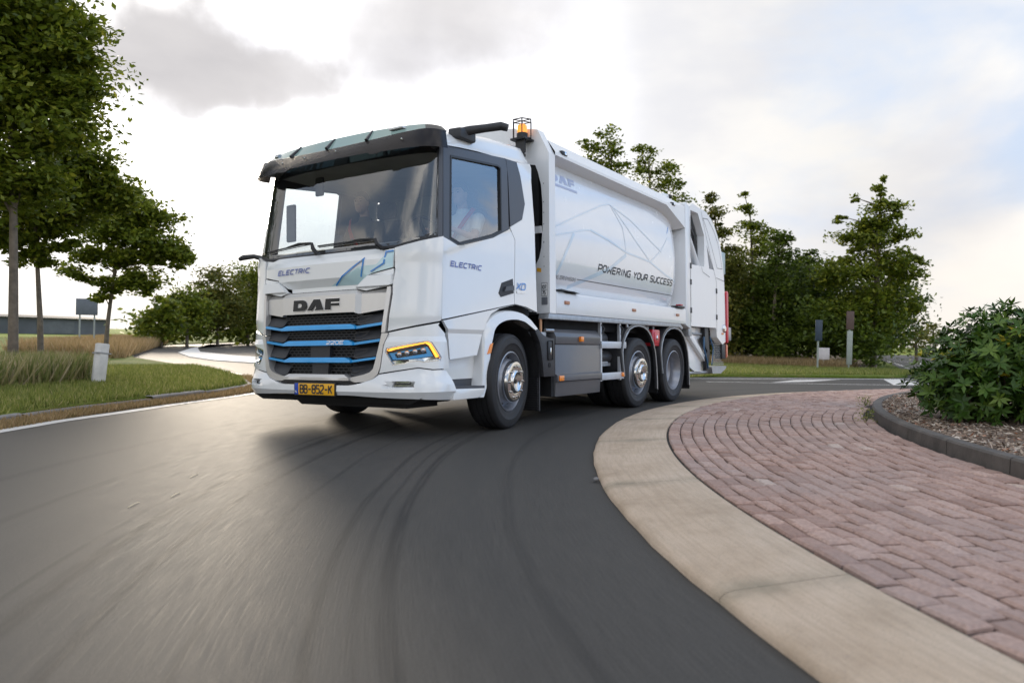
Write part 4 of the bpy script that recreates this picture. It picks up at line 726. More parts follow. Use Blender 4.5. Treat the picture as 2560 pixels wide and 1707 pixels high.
# ------------------------------------------------------------------ people in the cab
def person(name_label, loc, skin_m, cloth_m, hair_m, belt_side, arms, head_turn=0., sleeve=True):
    root = bpy.data.objects.new('person', None); W = truck.matrix_basis @ Matrix.Translation(loc); 
    def rem(mb, name, m, par, vox=.012, sm=4):
        for f in mb.bm.faces: f.smooth = True
        me = bpy.data.meshes.new(name); mb.bm.to_mesh(me); mb.bm.free(); o = link(name, me, m, par)
        r = o.modifiers.new('join', 'REMESH'); r.mode = 'VOXEL'; r.voxel_size = vox; r.use_smooth_shade = True
        s = o.modifiers.new('soft', 'SMOOTH'); s.iterations = sm; s.factor = .5; return o
    # origin: seat point under the hips, x forward
    b = MB(); T = Matrix.Rotation(head_turn, 3, 'Z'); hc = Vector((.06, 0, .70))
    P = lambda x, y, z: hc+T @ Vector((x, y, z))
    b.ell(hc, (.098, .077, .118), T, 3).ell(P(.03, 0, -.055), (.07, .058, .07), T).ell(P(.06, 0, -.095), (.035, .035, .03), T)   # skull, jaw, chin
    b.ell(P(.105, 0, -.018), (.018, .014, .030), T, 2).ell(P(.112, 0, -.032), (.014, .018, .012), T, 2)                                # nose
    b.ell(P(.088, 0, -.068), (.014, .026, .008), T, 2).ell(P(.088, 0, -.078), (.013, .022, .007), T, 2)                                # lips
    for s in (1, -1): b.ell(P(.082, .032*s, .022), (.02, .026, .010), T, 2).ell(P(-.005, .080*s, -.01), (.02, .010, .032), T, 2)      # brow, ear
    b.tube([(.02, 0, .62), (.0, 0, .50)], .056, 12)
    b.ell((0, 0, .30), (.11, .17, .22), sub=3).ell((-.01, 0, .10), (.13, .18, .12), sub=3).ell((0, 0, .44), (.085, .19, .07), sub=3)
    for s in (1, -1):
        b.tube([(.0, .09*s, .06), (.42, .11*s, .08)], [.085, .065], 12).tube([(.42, .11*s, .08), (.46, .12*s, -.30)], [.062, .045], 12).ell((.52, .12*s, -.34), (.12, .045, .04), sub=2)
        sh_, el_, wr_ = [Vector((q[0], q[1]*s, q[2])) for q in arms[0 if s > 0 else 1]]
        b.tube([sh_, el_], [.050, .040], 12).tube([el_, wr_], [.038, .027], 12)
        d = (wr_-el_).normalized(); side_ = d.cross(Vector((0, 0, 1))).normalized()
        b.ell(wr_+d*.05, (.045, .036, .018), d.to_track_quat('X', 'Z').to_matrix(), 2)
        for k in range(4):
            q0 = wr_+d*.085+side_*(.027-.018*k); q1 = q0+d*(.035-.004*abs(k-1.3)); q2 = q1+d*.014+Vector((0, 0, -.028)); b.tube([q0, q1, q2], [.009, .0085, .0075], 6)
        b.tube([wr_+d*.03+side_*(-s*.03), wr_+d*.06+side_*(-s*.055), wr_+d*.085+side_*(-s*.05)+Vector((0, 0, -.01))], [.011, .010, .008], 6)
    body = rem(b, 'person', skin_m, None, .0085, 3); body.matrix_world = W; tag(body, name_label, 'person')
    h = MB(); h.ell(P(-.018, 0, .035), (.098, .084, .103), T, 3).ell(P(.055, 0, .085), (.05, .06, .03), T, 2)
    ho = rem(h, 'hair', hair_m, body, .01, 2)
    e = MB()
    for s in (1, -1): e.ell(P(.089, .030*s, .005), (.010, .012, .006), T, 2).ell(P(.095, .032*s, .028), (.008, .020, .004), T, 1)
    e.build('eyes', M_eye, body)
    c = MB(); c.ell((0, 0, .30), (.135, .195, .23), sub=3).ell((-.01, 0, .10), (.15, .20, .12), sub=3).ell((0, 0, .435), (.10, .205, .075), sub=3).lathe([(.085, .48), (.07, .545), (.062, .55)], axis='z', seg=20)
    for s in (1, -1):
        sh_, el_, wr_ = [Vector((q[0], q[1]*s, q[2])) for q in arms[0 if s > 0 else 1]]
        c.ell(sh_, (.075, .075, .075), sub=2).tube([sh_, sh_.lerp(el_, .72)], [.072, .062], 12)
        if not sleeve: c.tube([sh_.lerp(el_, .7), el_, el_.lerp(wr_, .85)], [.062, .056, .042], 12)
    rem(c, 'shirt' if sleeve else 'jacket', cloth_m, body, .0125, 3)
    t = MB()
    t.ell((-.01, 0, .04), (.16, .20, .10), sub=2)
    for s in (1, -1): t.tube([(.0, .09*s, .06), (.42, .11*s, .08), (.455, .12*s, -.26)], [.098, .078, .062], 12)
    rem(t, 'trousers', M_trou, body, .016, 2)
    s = belt_side; bt = MB()
    bt.grid([[(x+.0, y, z) for x, y, z in r_] for r_ in ([(.06, .16*s, .545), (.135, .10*s, .42), (.165, .02*s, .30), (.16, -.10*s, .14), (.12, -.19*s, .06)], [(.05, .205*s, .52), (.125, .15*s, .40), (.165, .07*s, .28), (.165, -.06*s, .11), (.13, -.17*s, .03)])])
    bmesh.ops.solidify(bt.bm, geom=bt.bm.faces[:], thickness=.006); bt.build('seat_belt', M_belt, body)
    return body
armD = (((.0, .20, .42), (.18, .27, .20), (.42, .16, .27)), ((.0, .20, .42), (.17, .26, .20), (.41, .15, .26)))
armP = (((.0, .20, .42), (.08, .26, .16), (.30, .12, .14)), ((.0, .20, .42), (.08, .26, .16), (.30, .12, .14)))
person('driver in a white polo shirt with a seat belt behind the side window', (.04, .66, 1.74), M_skin, M_shirt, M_hair, 1, armD, R(6))
person('dark haired passenger in a brown jacket with a red seat belt behind the windscreen', (.30, -.52, 1.74), M_skin, M_jack, M_hair, -1, armP, R(18), sleeve=False)

# ------------------------------------------------------------------ ground, roundabout, roads
CX, CY, R0 = -4.13, 13.2, 11.69
def rad(th, c, r):
    """radius from the roundabout centre to the circle (c, r) along th"""
    th = max(R(-168), min(R(-22), th)); dx, dy = math.cos(th), math.sin(th); ex, ey = CX-c[0], CY-c[1]; b = dx*ex+dy*ey
    return -b+math.sqrt(b*b-(ex*ex+ey*ey-r*r))
rJ = lambda th: min(rad(th, (-4.262, 13.937), 11.80), R0-.30); rP = lambda th: rad(th, (-4.957, 15.779), 11.664)
def pol(r, th, z): return Vector((CX+r*math.cos(th), CY+r*math.sin(th), z))
def asphalt():
    m = bpy.data.materials.new('asphalt'); m.use_nodes = True; t = m.node_tree; b = t.nodes['Principled BSDF']; K = t.links
    geo = nn(t, 'ShaderNodeNewGeometry'); sp = nn(t, 'ShaderNodeSeparateXYZ'); K.new(geo.outputs['Position'], sp.inputs[0])
    dx = math2(t, 'SUBTRACT', sp.outputs[0], CX); dy = math2(t, 'SUBTRACT', sp.outputs[1], CY)
    rr = math2(t, 'SQRT', math2(t, 'ADD', math2(t, 'MULTIPLY', dx, dx), math2(t, 'MULTIPLY', dy, dy))); an = math2(t, 'ARCTAN2', dy, dx)
    def polar(sr, sa, detail=4., rough=.6):
        c = nn(t, 'ShaderNodeCombineXYZ'); K.new(math2(t, 'MULTIPLY', rr, sr), c.inputs[0]); K.new(math2(t, 'MULTIPLY', an, sa), c.inputs[1])
        n = nn(t, 'ShaderNodeTexNoise', i_Scale=1.0, i_Detail=detail, i_Roughness=rough); K.new(c.outputs[0], n.inputs['Vector']); return n.outputs[0]
    brush = polar(150, 46, 5.); wide = polar(2.6, 3., 3.); fine = nn(t, 'ShaderNodeTexNoise', i_Scale=110., i_Detail=4., i_Roughness=.7); K.new(geo.outputs['Position'], fine.inputs['Vector'])
    patch = nn(t, 'ShaderNodeTexNoise', i_Scale=.35, i_Detail=4.); K.new(geo.outputs['Position'], patch.inputs['Vector'])
    c1 = ramp(t, brush, [(.30, (.029, .0265, .0235)), (.70, (.076, .070, .062))], 'LINEAR')
    c1 = mixc(t, math2(t, 'MULTIPLY', ramp(t, fine.outputs[0], [(.35, 0.), (.75, 1.)]), .30), c1, (.13, .125, .118))
    c1 = mixc(t, ramp(t, wide, [(.30, .35), (.55, 0.)]), c1, (.034, .034, .034))
    c1 = mixc(t, ramp(t, patch.outputs[0], [(.35, 0.), (.7, .30)]), c1, (.066, .060, .053))
    # rubber tracks along the wheel paths
    wob = math2(t, 'MULTIPLY', polar(.25, 5., 2.), .16)
    streak = polar(40, 9, 3.)
    for r0, w, s in ((12.86, .028, .62), (12.97, .012, .4), (13.10, .018, .5), (13.80, .024, .6), (14.06, .034, .7), (14.18, .012, .5), (14.75, .03, .4), (15.4, .04, .35), (12.3, .03, .3), (13.45, .015, .35)):
        d = math2(t, 'ABSOLUTE', math2(t, 'SUBTRACT', math2(t, 'ADD', rr, wob), r0+.08)); c1 = mixc(t, math2(t, 'MULTIPLY', math2(t, 'MULTIPLY', ramp(t, math2(t, 'DIVIDE', d, w*2), [(0.2, 1.), (.9, 0.)]), ramp(t, streak, [(.3, .35), (.6, 1.)])), s), c1, (.012, .012, .012))
    K.new(c1, b.inputs['Base Color']); rg = ramp(t, brush, [(.2, .58), (.8, .78)], 'LINEAR'); K.new(rg, b.inputs['Roughness']); b.inputs['Specular IOR Level'].default_value = .27
    bp = nn(t, 'ShaderNodeBump', i_Strength=.35, i_Distance=.004); K.new(math2(t, 'ADD', fine.outputs[0], brush), bp.inputs['Height']); K.new(bp.outputs[0], b.inputs['Normal']); return m
def grassm(name, a, b_, c, sc_=.7):
    m = bpy.data.materials.new(name); m.use_nodes = True; t = m.node_tree; b = t.nodes['Principled BSDF']; geo = nn(t, 'ShaderNodeNewGeometry')
    n = nn(t, 'ShaderNodeTexNoise', i_Scale=sc_, i_Detail=6., i_Roughness=.65); t.links.new(geo.outputs['Position'], n.inputs['Vector']); n2 = nn(t, 'ShaderNodeTexNoise', i_Scale=30., i_Detail=4.); t.links.new(geo.outputs['Position'], n2.inputs['Vector'])
    col = ramp(t, n.outputs[0], [(.3, a), (.52, b_), (.75, c)], 'LINEAR'); col = mixc(t, ramp(t, n2.outputs[0], [(.3, .45), (.6, 0.)]), col, tuple(v*.45 for v in a)); t.links.new(col, b.inputs['Base Color']); b.inputs['Roughness'].default_value = .9; b.inputs['Specular IOR Level'].default_value = .15
    bp = nn(t, 'ShaderNodeBump', i_Strength=.8, i_Distance=.05); t.links.new(n2.outputs[0], bp.inputs['Height']); t.links.new(bp.outputs[0], b.inputs['Normal']); return m
M_asph = asphalt()
M_field = grassm('field_grass', (.13, .17, .025), (.25, .30, .05), (.33, .36, .08), .12)
M_verge = grassm('verge_grass', (.07, .11, .015), (.14, .19, .025), (.25, .20, .08), .9)
def concrete():
    m = bpy.data.materials.new('kerb_concrete'); m.use_nodes = True; t = m.node_tree; b = t.nodes['Principled BSDF']; K = t.links; geo = nn(t, 'ShaderNodeNewGeometry'); sp = nn(t, 'ShaderNodeSeparateXYZ'); K.new(geo.outputs['Position'], sp.inputs[0])
    dx = math2(t, 'SUBTRACT', sp.outputs[0], CX); dy = math2(t, 'SUBTRACT', sp.outputs[1], CY); rr = math2(t, 'SQRT', math2(t, 'ADD', math2(t, 'MULTIPLY', dx, dx), math2(t, 'MULTIPLY', dy, dy))); an = math2(t, 'ARCTAN2', dy, dx)
    c = nn(t, 'ShaderNodeCombineXYZ'); K.new(math2(t, 'MULTIPLY', rr, 38.), c.inputs[0]); K.new(math2(t, 'MULTIPLY', an, 26.), c.inputs[1]); n1 = nn(t, 'ShaderNodeTexNoise', i_Scale=1., i_Detail=6., i_Roughness=.7); K.new(c.outputs[0], n1.inputs['Vector'])
    n2 = nn(t, 'ShaderNodeTexNoise', i_Scale=1.7, i_Detail=6., i_Roughness=.7); K.new(geo.outputs['Position'], n2.inputs['Vector']); n3 = nn(t, 'ShaderNodeTexNoise', i_Scale=150., i_Detail=3., i_Roughness=.7); K.new(geo.outputs['Position'], n3.inputs['Vector'])
    col = ramp(t, n2.outputs[0], [(.3, (.42, .315, .22)), (.5, (.56, .435, .32)), (.7, (.63, .50, .38))], 'LINEAR'); col = mixc(t, ramp(t, n1.outputs[0], [(.35, .40), (.6, 0.)]), col, (.37, .28, .20)); col = mixc(t, ramp(t, n3.outputs[0], [(.30, .5), (.5, 0.)]), col, (.26, .22, .18))
    # stains where the slabs meet
    ph = math2(t, 'ABSOLUTE', math2(t, 'SUBTRACT', math2(t, 'FRACT', math2(t, 'DIVIDE', math2(t, 'SUBTRACT', an, PH0), SEG/R0)), .5)); st = math2(t, 'MULTIPLY', ramp(t, ph, [(.42, 0.), (.5, 1.)]), ramp(t, n2.outputs[0], [(.35, .75), (.65, .15)])); col = mixc(t, st, col, (.27, .235, .17))
    K.new(col, b.inputs['Base Color']); b.inputs['Roughness'].default_value = .88; b.inputs['Specular IOR Level'].default_value = .3
    bp = nn(t, 'ShaderNodeBump', i_Strength=.5, i_Distance=.005); K.new(math2(t, 'ADD', n3.outputs[0], n1.outputs[0]), bp.inputs['Height']); K.new(bp.outputs[0], b.inputs['Normal']); return m
SEG = 1.95; PH0 = math.atan2(3.47-CY, 2.15-CX); M_conc = concrete(); M_kerbs = mat('kerb_stone', (.22, .21, .205), .85, vary=(2.2, .3), bump=(30, .4, .01))
M_line = mat('road_paint', (.62, .60, .57), .6, vary=(6, .15)); M_bricksheet = mat('joint_sand', (.030, .024, .020), .95, vary=(9, .4))
def sheet(name, poly, z, m, tagk='structure', thick=0):
    mb = MB(); A = [mb.bm.verts.new((x, y, z)) for x, y in poly]; f = mb.bm.faces.new(A); f.normal_update()
    if f.normal.z < 0: f.normal_flip()
    if thick:
        n = len(A); B = [mb.bm.verts.new((x, y, z-thick)) for x, y in poly]
        for i in range(n): mb.bm.faces.new((A[i], A[(i+1) % n], B[(i+1) % n], B[i]))
    bmesh.ops.triangulate(mb.bm, faces=mb.bm.faces[:]); o = finish(mb.bm, name, m, smooth=False, recalc=False); tag(o, kind=tagk); return o
sheet('ground', [(-4000, -4000), (4000, -4000), (4000, 4000), (-4000, 4000)], -.06, M_field)
sheet('road', [(-95, -62), (45, -62), (45, 60), (-95, 60)], 0, M_asph)
KERB = [(30, 14), (14, 4.5), (9.0, 1.2), (6.2, -.75), (4.5, -1.85), (3.4, -2.50), (2.6, -2.98), (1.9, -3.34), (.73, -3.80), (-.41, -4.28), (-1.2, -4.78), (-1.75, -5.25), (-2.35, -6.2), (-3.2, -7.7), (-4.4, -10.4), (-5.1, -12.9), (-6.4, -16.7), (-9.6, -23), (-14.3, -30.7), (-21.8, -38.2), (-41, -54.7), (-100, -95)]
verge = sheet('grass_verge', KERB+[(-700, -500), (-700, -1500), (900, -1500), (900, 14)], .075, M_verge, thick=.1)
sheet('field', [(-14, -52), (-60, -90), (-700, -520), (-700, -1490), (880, -1490), (880, -300), (40, -62), (14, -40)], .095, M_field)
RV = [(-9.9, -5.2), (-11.3, -2.9), (-12.7, -1.7), (-14.2, -.7), (-15.9, .7), (-18.0, 2.7), (-19.6, 3.3), (-24, 2.8), (-30, 2.1), (-49, -.7), (-94, -9), (-94, -60), (-45, -45), (-25, -28), (-15, -15), (-11, -9)]
sheet('grass_verge', RV, .06, M_verge, thick=.08)
sheet('grass_verge', [(-17, 8.5), (-24, 7.2), (-34, 6.6), (-50, 5.6), (-94, 3.5), (-94, 59), (-17, 55), (-15, 20)], .06, M_verge, thick=.08)
sheet('forest_floor', [(-24.5, -3.0), (-24.2, .9), (-30, 1.2), (-49, -2.0), (-90, -10), (-90, -56), (-45, -40), (-27, -22)], .064, mat('leaf_litter', (.09, .06, .03), .95, vary=(1.2, .4), bump=(20, .6, .05)))
# kerb stones by the verge
kb = MB(); pts = [Vector((x, y, 0)) for x, y in KERB[2:16]]; dense = []
for a, b in zip(pts, pts[1:]):
    n = max(1, int((b-a).length/.25)); dense += [a.lerp(b, i/n) for i in range(n)]
acc = 0; i = 0
def strip_box(mb, path, w0, w1, z0, z1, joint=.0):
    rows_ = []
    for i, p in enumerate(path):
        d = (path[min(i+1, len(path)-1)]-path[max(i-1, 0)]).normalized(); n = Vector((-d.y, d.x, 0))
        rows_.append([p+n*w0+Vector((0, 0, z0)), p+n*w0+Vector((0, 0, z1-.015)), p+n*(w0+(.015 if w1 > w0 else -.015))+Vector((0, 0, z1)), p+n*w1+Vector((0, 0, z1)), p+n*w1+Vector((0, 0, z0))])
    mb.grid(rows_)
for k in range(0, len(dense)-4, 4):
    if rng.random() < .10: continue
    seg = [dense[k].lerp(dense[k+1], .06), dense[k+1], dense[k+2], dense[k+3], dense[k+4].lerp(dense[k+3], .06)]; strip_box(kb, seg, -.07+rng.uniform(-.01, .01), .07, -.02, .075+rng.uniform(-.02, .012))
kbo = kb.build('kerb', M_kerbs, smooth=False); tag(kbo, kind='structure')
def line(name, path, w, z=.004, m=None, closed=False):
    mb = MB(); path = [Vector((x, y, 0)) for x, y in path]; rows_ = []
    for i, p in enumerate(path):
        d = (path[min(i+1, len(path)-1)]-path[max(i-1, 0)]).normalized(); n = Vector((-d.y, d.x, 0))*w/2; rows_.append([p-n+Vector((0, 0, z)), p+n+Vector((0, 0, z))])
    mb.grid(rows_); bmesh.ops.recalc_face_normals(mb.bm, faces=mb.bm.faces)
    for f in mb.bm.faces:
        if f.normal.z < 0: f.normal_flip()
    o = finish(mb.bm, name, m or M_line, smooth=False, recalc=False); tag(o, kind='structure'); return o
line('edge_line', [(9.5, 3.2), (6.8, .55), (5.0, -1.05), (4.0, -1.65), (3.34, -2.04), (2.64, -2.45), (1.83, -2.80), (.78, -3.31), (-.2, -3.72), (-1.18, -4.17), (-2.1, -4.85), (-2.9, -5.9), (-3.5, -7.2), (-4.6, -10), (-5.4, -13)], .15)
line('edge_line', [(-2.45, -6.0), (-3.05, -6.9), (-3.45, -7.9), (-3.9, -9.0)], .32, .006)
line('edge_line', [(-11.2, -2.0), (-12.2, -1.13), (-13.38, -.18), (-15.5, 1.3), (-18.5, 3.56)], .16)
line('edge_line', [(-11.03, -.29), (-11.6, .32), (-12.04, 1.04), (-13.13, 2.38), (-14.8, 4.16), (-15.9, 6.5)], .10)
line('edge_line', [(-17.48, 3.27), (-15.4, 4.19), (-14.9, 4.6)], .12); line('edge_line', [(-8.3, -27), (-15.2, -31.4), (-22.6, -38.9), (-41.5, -55.4)], .15)
sheet('road_marking', [(-12.25, .92), (-14.1, 1.08), (-15.83, 1.96), (-13.76, 1.585)], .005, M_line); sheet('road_marking', [(-17.27, 2.87), (-17.8, 3.24), (-15.13, 4.2), (-14.1, 3.44)], .005, M_line)
DS = [(-47.7, -.11), (-40.2, 1.1), (-35.3, 1.81), (-30.8, 2.43), (-26.9, 2.89), (-23.1, 3.31), (-19.5, 3.8)]
for a, b in zip(DS, DS[1:]):
    a, b = Vector(a), Vector(b)
    for k in range(2): p, q = a.lerp(b, k*.5+.08), a.lerp(b, k*.5+.36); line('road_marking', [tuple(p), tuple(q)], .16)
line('road_marking', [(-49.4, 0), (-44.8, 1.9), (-34.2, 3.0)], .14)
sheet('painted_apron', [(-7.9, -12.6), (-8.06, -15.1), (-9.2, -18.1), (-11.6, -22.5), (-16.2, -28.6), (-24.3, -38.7), (-34, -46), (-33, -46.4), (-25.0, -39.6), (-17.3, -29.6), (-13.1, -23.2), (-11.7, -19), (-11.3, -16.5), (-11, -12.6)], .03, mat('apron_concrete', (.60, .58, .55), .7, vary=(1.5, .08)), thick=.04)
# roundabout: sloping concrete band, brick apron, planted centre
TH0, TH1 = R(-172), R(-12); NT = 150; THs = [TH0+(TH1-TH0)*i/NT for i in range(NT+1)]
def ring(name, fn, m, ths=THs, smooth=True):
    mb = MB(); mb.grid([fn(t) for t in ths]); o = mb.build(name, m, smooth=smooth, angle=40); tag(o, kind='structure'); return o
THF = [R(-12)+R(200)*i/60 for i in range(61)]
def band(t):
    w = .006*math.sin(t*97)*math.sin(t*41+1); j = rJ(t)
    return [pol(R0+.0+w, t, -.03), pol(R0+w, t, .018), pol(R0-.02+w, t, .035), pol(R0-.05, t, .044), pol((R0+j)/2, t, .066), pol(j+.012, t, .092), pol(j+.004, t, .086), pol(j, t, .02)]
ringb = []
for k in range(0, NT, 1): pass
mb = MB(); SEG = 1.95; t = math.atan2(3.47-CY, 2.15-CX)-11*SEG/R0
while t < TH1:
    t2 = t+SEG/R0; n = 8; mb.grid([band(t+(t2-t)*(.0008+.9984*i/n)) for i in range(n+1)]); t = t2
o = mb.build('kerb_band', M_conc, angle=50); tag(o, kind='structure')
ring('kerb_band', lambda t: [pol(R0, t, -.03), pol(R0, t, .035), pol(R0-.3, t, .09)], M_conc, THF)
ring('paving_bed', lambda t: [pol(rJ(t)-.0, t, .078), pol(rP(t)-.02, t, .115)], M_bricksheet); ring('paving_bed', lambda t: [pol(R0-.3, t, .09), pol(R0-2.6, t, .12)], M_bricksheet, THF)
# brick pavers laid in courses that follow the curve
bb = []; bf = []
CO = .108
for k in range(40):
    th = TH0+.02
    while th < TH1-.02:
        r_mid = rJ(th)-.012-CO*(k+.5)
        if r_mid-CO/2 < rP(th)+.0: th += .06; continue
        Ln = .212; dth = Ln/r_mid; off = (k % 2)*.5*dth
        a, b = th+off+(.008+rng.random()*.007)/r_mid, th+off+dth-(.008+rng.random()*.007)/r_mid; ri, ro = r_mid-CO/2+.0035+rng.uniform(-.002, .002), r_mid+CO/2-.0035+rng.uniform(-.002, .002); f = (rJ(th)-r_mid)/(rJ(th)-rP(th)); z = .083+.037*f+rng.uniform(-.004, .005); h = .013; c = .012
        tl, t2_ = rng.uniform(-.005, .005), rng.uniform(-.003, .003); n0 = len(bb)
        for (aa, r_, zz) in ((a, ro, -.02), (b, ro, -.02), (b, ri, -.02), (a, ri, -.02), (a, ro, h-c*.8), (b, ro, h-c*.8), (b, ri, h-c*.8), (a, ri, h-c*.8), (a+c/r_mid, ro-c, h), (b-c/r_mid, ro-c, h), (b-c/r_mid, ri+c, h), (a+c/r_mid, ri+c, h)):
            tt = tl if aa > (a+b)/2 else -tl; bb.append(pol(r_, aa, z+zz+(tt+(t2_ if r_ > r_mid else -t2_) if zz > 0 else 0)))
        for q in range(4): bf.append((n0+q, n0+(q+1) % 4, n0+4+(q+1) % 4, n0+4+q)); bf.append((n0+4+q, n0+4+(q+1) % 4, n0+8+(q+1) % 4, n0+8+q))
        bf.append((n0+8, n0+9, n0+10, n0+11)); th += dth
def brickmat():
    m = bpy.data.materials.new('brick_pavers'); m.use_nodes = True; t = m.node_tree; b = t.nodes['Principled BSDF']; at = nn(t, 'ShaderNodeAttribute', attribute_name='tone'); geo = nn(t, 'ShaderNodeNewGeometry')
    n = nn(t, 'ShaderNodeTexNoise', i_Scale=55., i_Detail=4.); t.links.new(geo.outputs['Position'], n.inputs['Vector']); c = ramp(t, at.outputs['Fac'], [(0, (.33, .205, .160)), (.5, (.46, .300, .240)), (.95, (.55, .375, .305)), (1, (.60, .46, .38))], 'LINEAR')
    c = mixc(t, ramp(t, n.outputs[0], [(.35, .3), (.65, 0.)]), c, (.10, .06, .05)); big = nn(t, 'ShaderNodeTexNoise', i_Scale=.9, i_Detail=3.); t.links.new(geo.outputs['Position'], big.inputs['Vector']); c = mixc(t, ramp(t, big.outputs[0], [(.4, 0.), (.75, .5)]), c, (.33, .27, .25))
    t.links.new(c, b.inputs['Base Color']); b.inputs['Roughness'].default_value = .75; bp = nn(t, 'ShaderNodeBump', i_Strength=.8, i_Distance=.008); t.links.new(n.outputs[0], bp.inputs['Height']); t.links.new(bp.outputs[0], b.inputs['Normal']); return m
me = bpy.data.meshes.new('brick_paving'); me.from_pydata([tuple(v) for v in bb], [], bf); a_ = me.attributes.new('tone', 'FLOAT', 'POINT'); tn = np.repeat(np.clip(rng.normal(.45, .22, len(bb)//12), 0, 1), 12); a_.data.foreach_set('value', tn)
o = link('brick_paving', me, brickmat()); tag(o, kind='structure'); bm = bmesh.new(); bm.from_mesh(me); bmesh.ops.recalc_face_normals(bm, faces=bm.faces); bm.to_mesh(me); bm.free()
M_dk = mat('planter_stone', (.105, .092, .08), .9, vary=(4, .35), bump=(30, .5, .01))
mb = MB(); t = TH0
while t < TH1:
    t2 = t+1.0/10.1; mb.grid([[pol(rP(q)+.0, q, .09), pol(rP(q)+.0, q, .225), pol(rP(q)-.015, q, .24), pol(rP(q)-.10, q, .242), pol(rP(q)-.12, q, .20)] for q in [t+.0004+(t2-t-.0008)*i/6 for i in range(7)]]); t = t2
o = mb.build('planter_edging', M_dk, angle=40); tag(o, 'low dark concrete edging curved round the planted centre of the roundabout', 'edging')
M_mulch = mat('mulch', (.20, .14, .10), .95, vary=(14, .5), bump=(40, .9, .03))
ring('planting_bed', lambda t: [pol(rP(t)-.10, t, .205), pol(rP(t)-.8, t, .22), pol(3.0, t, .5)], M_mulch); ring('planting_bed', lambda t: [pol(R0-2.6, t, .2), pol(3., t, .5)], M_mulch, THF)
# wood chips
def cards(name, P, Xd, Yd, m, extra=None):
    n = len(P); V = np.empty((n, 4, 3)); V[:, 0] = P-Xd-Yd*.0; V[:, 1] = P-Yd; V[:, 2] = P+Xd; V[:, 3] = P+Yd
    me = bpy.data.meshes.new(name); me.vertices.add(n*4); me.vertices.foreach_set('co', V.ravel()); me.loops.add(n*4); me.loops.foreach_set('vertex_index', np.arange(n*4)); me.polygons.add(n); me.polygons.foreach_set('loop_start', np.arange(n)*4); me.polygons.foreach_set('loop_total', np.full(n, 4))
    a = me.attributes.new('tone', 'FLOAT', 'POINT'); a.data.foreach_set('value', np.repeat(rng.random(n) if extra is None else extra, 4)); me.update(); me.validate(); return me
def tonemat(name, stops, rough=.6, trans=0., spec=.4):
    m = bpy.data.materials.new(name); m.use_nodes = True; t = m.node_tree; b = t.nodes['Principled BSDF']; at = nn(t, 'ShaderNodeAttribute', attribute_name='tone'); c = ramp(t, at.outputs['Fac'], stops, 'LINEAR'); t.links.new(c, b.inputs['Base Color']); b.inputs['Roughness'].default_value = rough; b.inputs['Specular IOR Level'].default_value = spec
    if trans:
        tr = nn(t, 'ShaderNodeBsdfTranslucent'); t.links.new(c, tr.inputs[0]); mx = nn(t, 'ShaderNodeMixShader', i_0=trans); out = t.nodes['Material Output']; t.links.new(b.outputs[0], mx.inputs[1]); t.links.new(tr.outputs[0], mx.inputs[2]); t.links.new(mx.outputs[0], out.inputs[0])
    return m
n = 24000; th = rng.uniform(R(-125), R(-25), n); rr_ = np.array([rP(t_) for t_ in th])-.12-rng.random(n)**1.3*2.2; nv = rng.normal(size=(n, 3)); d1 = np.c_[rng.normal(size=(n, 2)), rng.normal(size=n)*.25]; d1 /= np.linalg.norm(d1, axis=1)[:, None]; d2 = np.cross(d1, np.c_[rng.normal(size=(n, 2))*.3, np.ones(n)]); d2 /= np.linalg.norm(d2, axis=1)[:, None]
Pc = np.c_[CX+rr_*np.cos(th), CY+rr_*np.sin(th), .222+rng.random(n)*.025]
me = cards('wood_chips', Pc, d1*rng.uniform(.012, .042, n)[:, None], d2*rng.uniform(.004, .013, n)[:, None], None)
tag(link('wood_chips', me, tonemat('wood_chip', [(0, (.08, .05, .035)), (.3, (.22, .15, .10)), (.6, (.40, .31, .23)), (.90, (.62, .54, .45)), (1, (.36, .10, .02))], .8)), 'pale brown wood chips strewn over the bed round the bush', 'wood chips', kind='stuff')

# ------------------------------------------------------------------ vegetation
M_leaf = {k: tonemat('foliage_'+k, s, .5, .45) for k, s in dict(
    dark=[(0, (.038, .060, .007)), (.5, (.095, .140, .016)), (1, (.20, .25, .03))], mid=[(0, (.060, .088, .009)), (.5, (.165, .21, .018)), (1, (.33, .33, .035))],
    olive=[(0, (.065, .080, .012)), (.5, (.150, .160, .028)), (1, (.30, .25, .05))]).items()}
M_bark = mat('bark', (.15, .12, .09), .9, vary=(9, .3), bump=(20, .6, .02)); M_barkp = mat('pale_bark', (.20, .16, .11), .9, vary=(9, .25), bump=(20, .6, .02))
def foliage(blobs, dens, size, upness=.3, flat=.5, jitter=1.0):
    P = []; 
    for x, y, z, r in blobs:
        n = int(dens*r*r*(1 if r > .4 else 1.5)); 
        # a few boughs inside every clump, leaves gathered round each bough
        nb = max(4, int(7*r*r+5)); u = rng.normal(size=(nb, 3)); u /= np.linalg.norm(u, axis=1)[:, None]; c = u*(rng.random(nb)**.45)[:, None]*r*np.array([1, 1, .9])
        k = rng.integers(0, nb, n); sp = np.abs(rng.normal(1, .35, nb))[k]*r*.33
        q = c[k]+np.clip(rng.normal(size=(n, 3)), -1.7, 1.7)*sp[:, None]*np.array([1.15, 1.15, .55])*jitter; P.append(q+np.array([x, y, z]))
    P = np.concatenate(P); P = P[P[:, 2] > .12]; n = len(P); a = rng.normal(size=(n, 3)); a[:, 2] *= flat; a /= np.linalg.norm(a, axis=1)[:, None]; b = np.cross(a, rng.normal(size=(n, 3))*[.6, .6, .6]+[0, 0, upness*3]); b /= np.linalg.norm(b, axis=1)[:, None]; s = rng.uniform(.6, 1.3, n)*size
    tone = np.clip(rng.normal(.45, .24, n), 0, 1); return cards('crown', P, a*s[:, None], b*(s*.55)[:, None], None, tone)
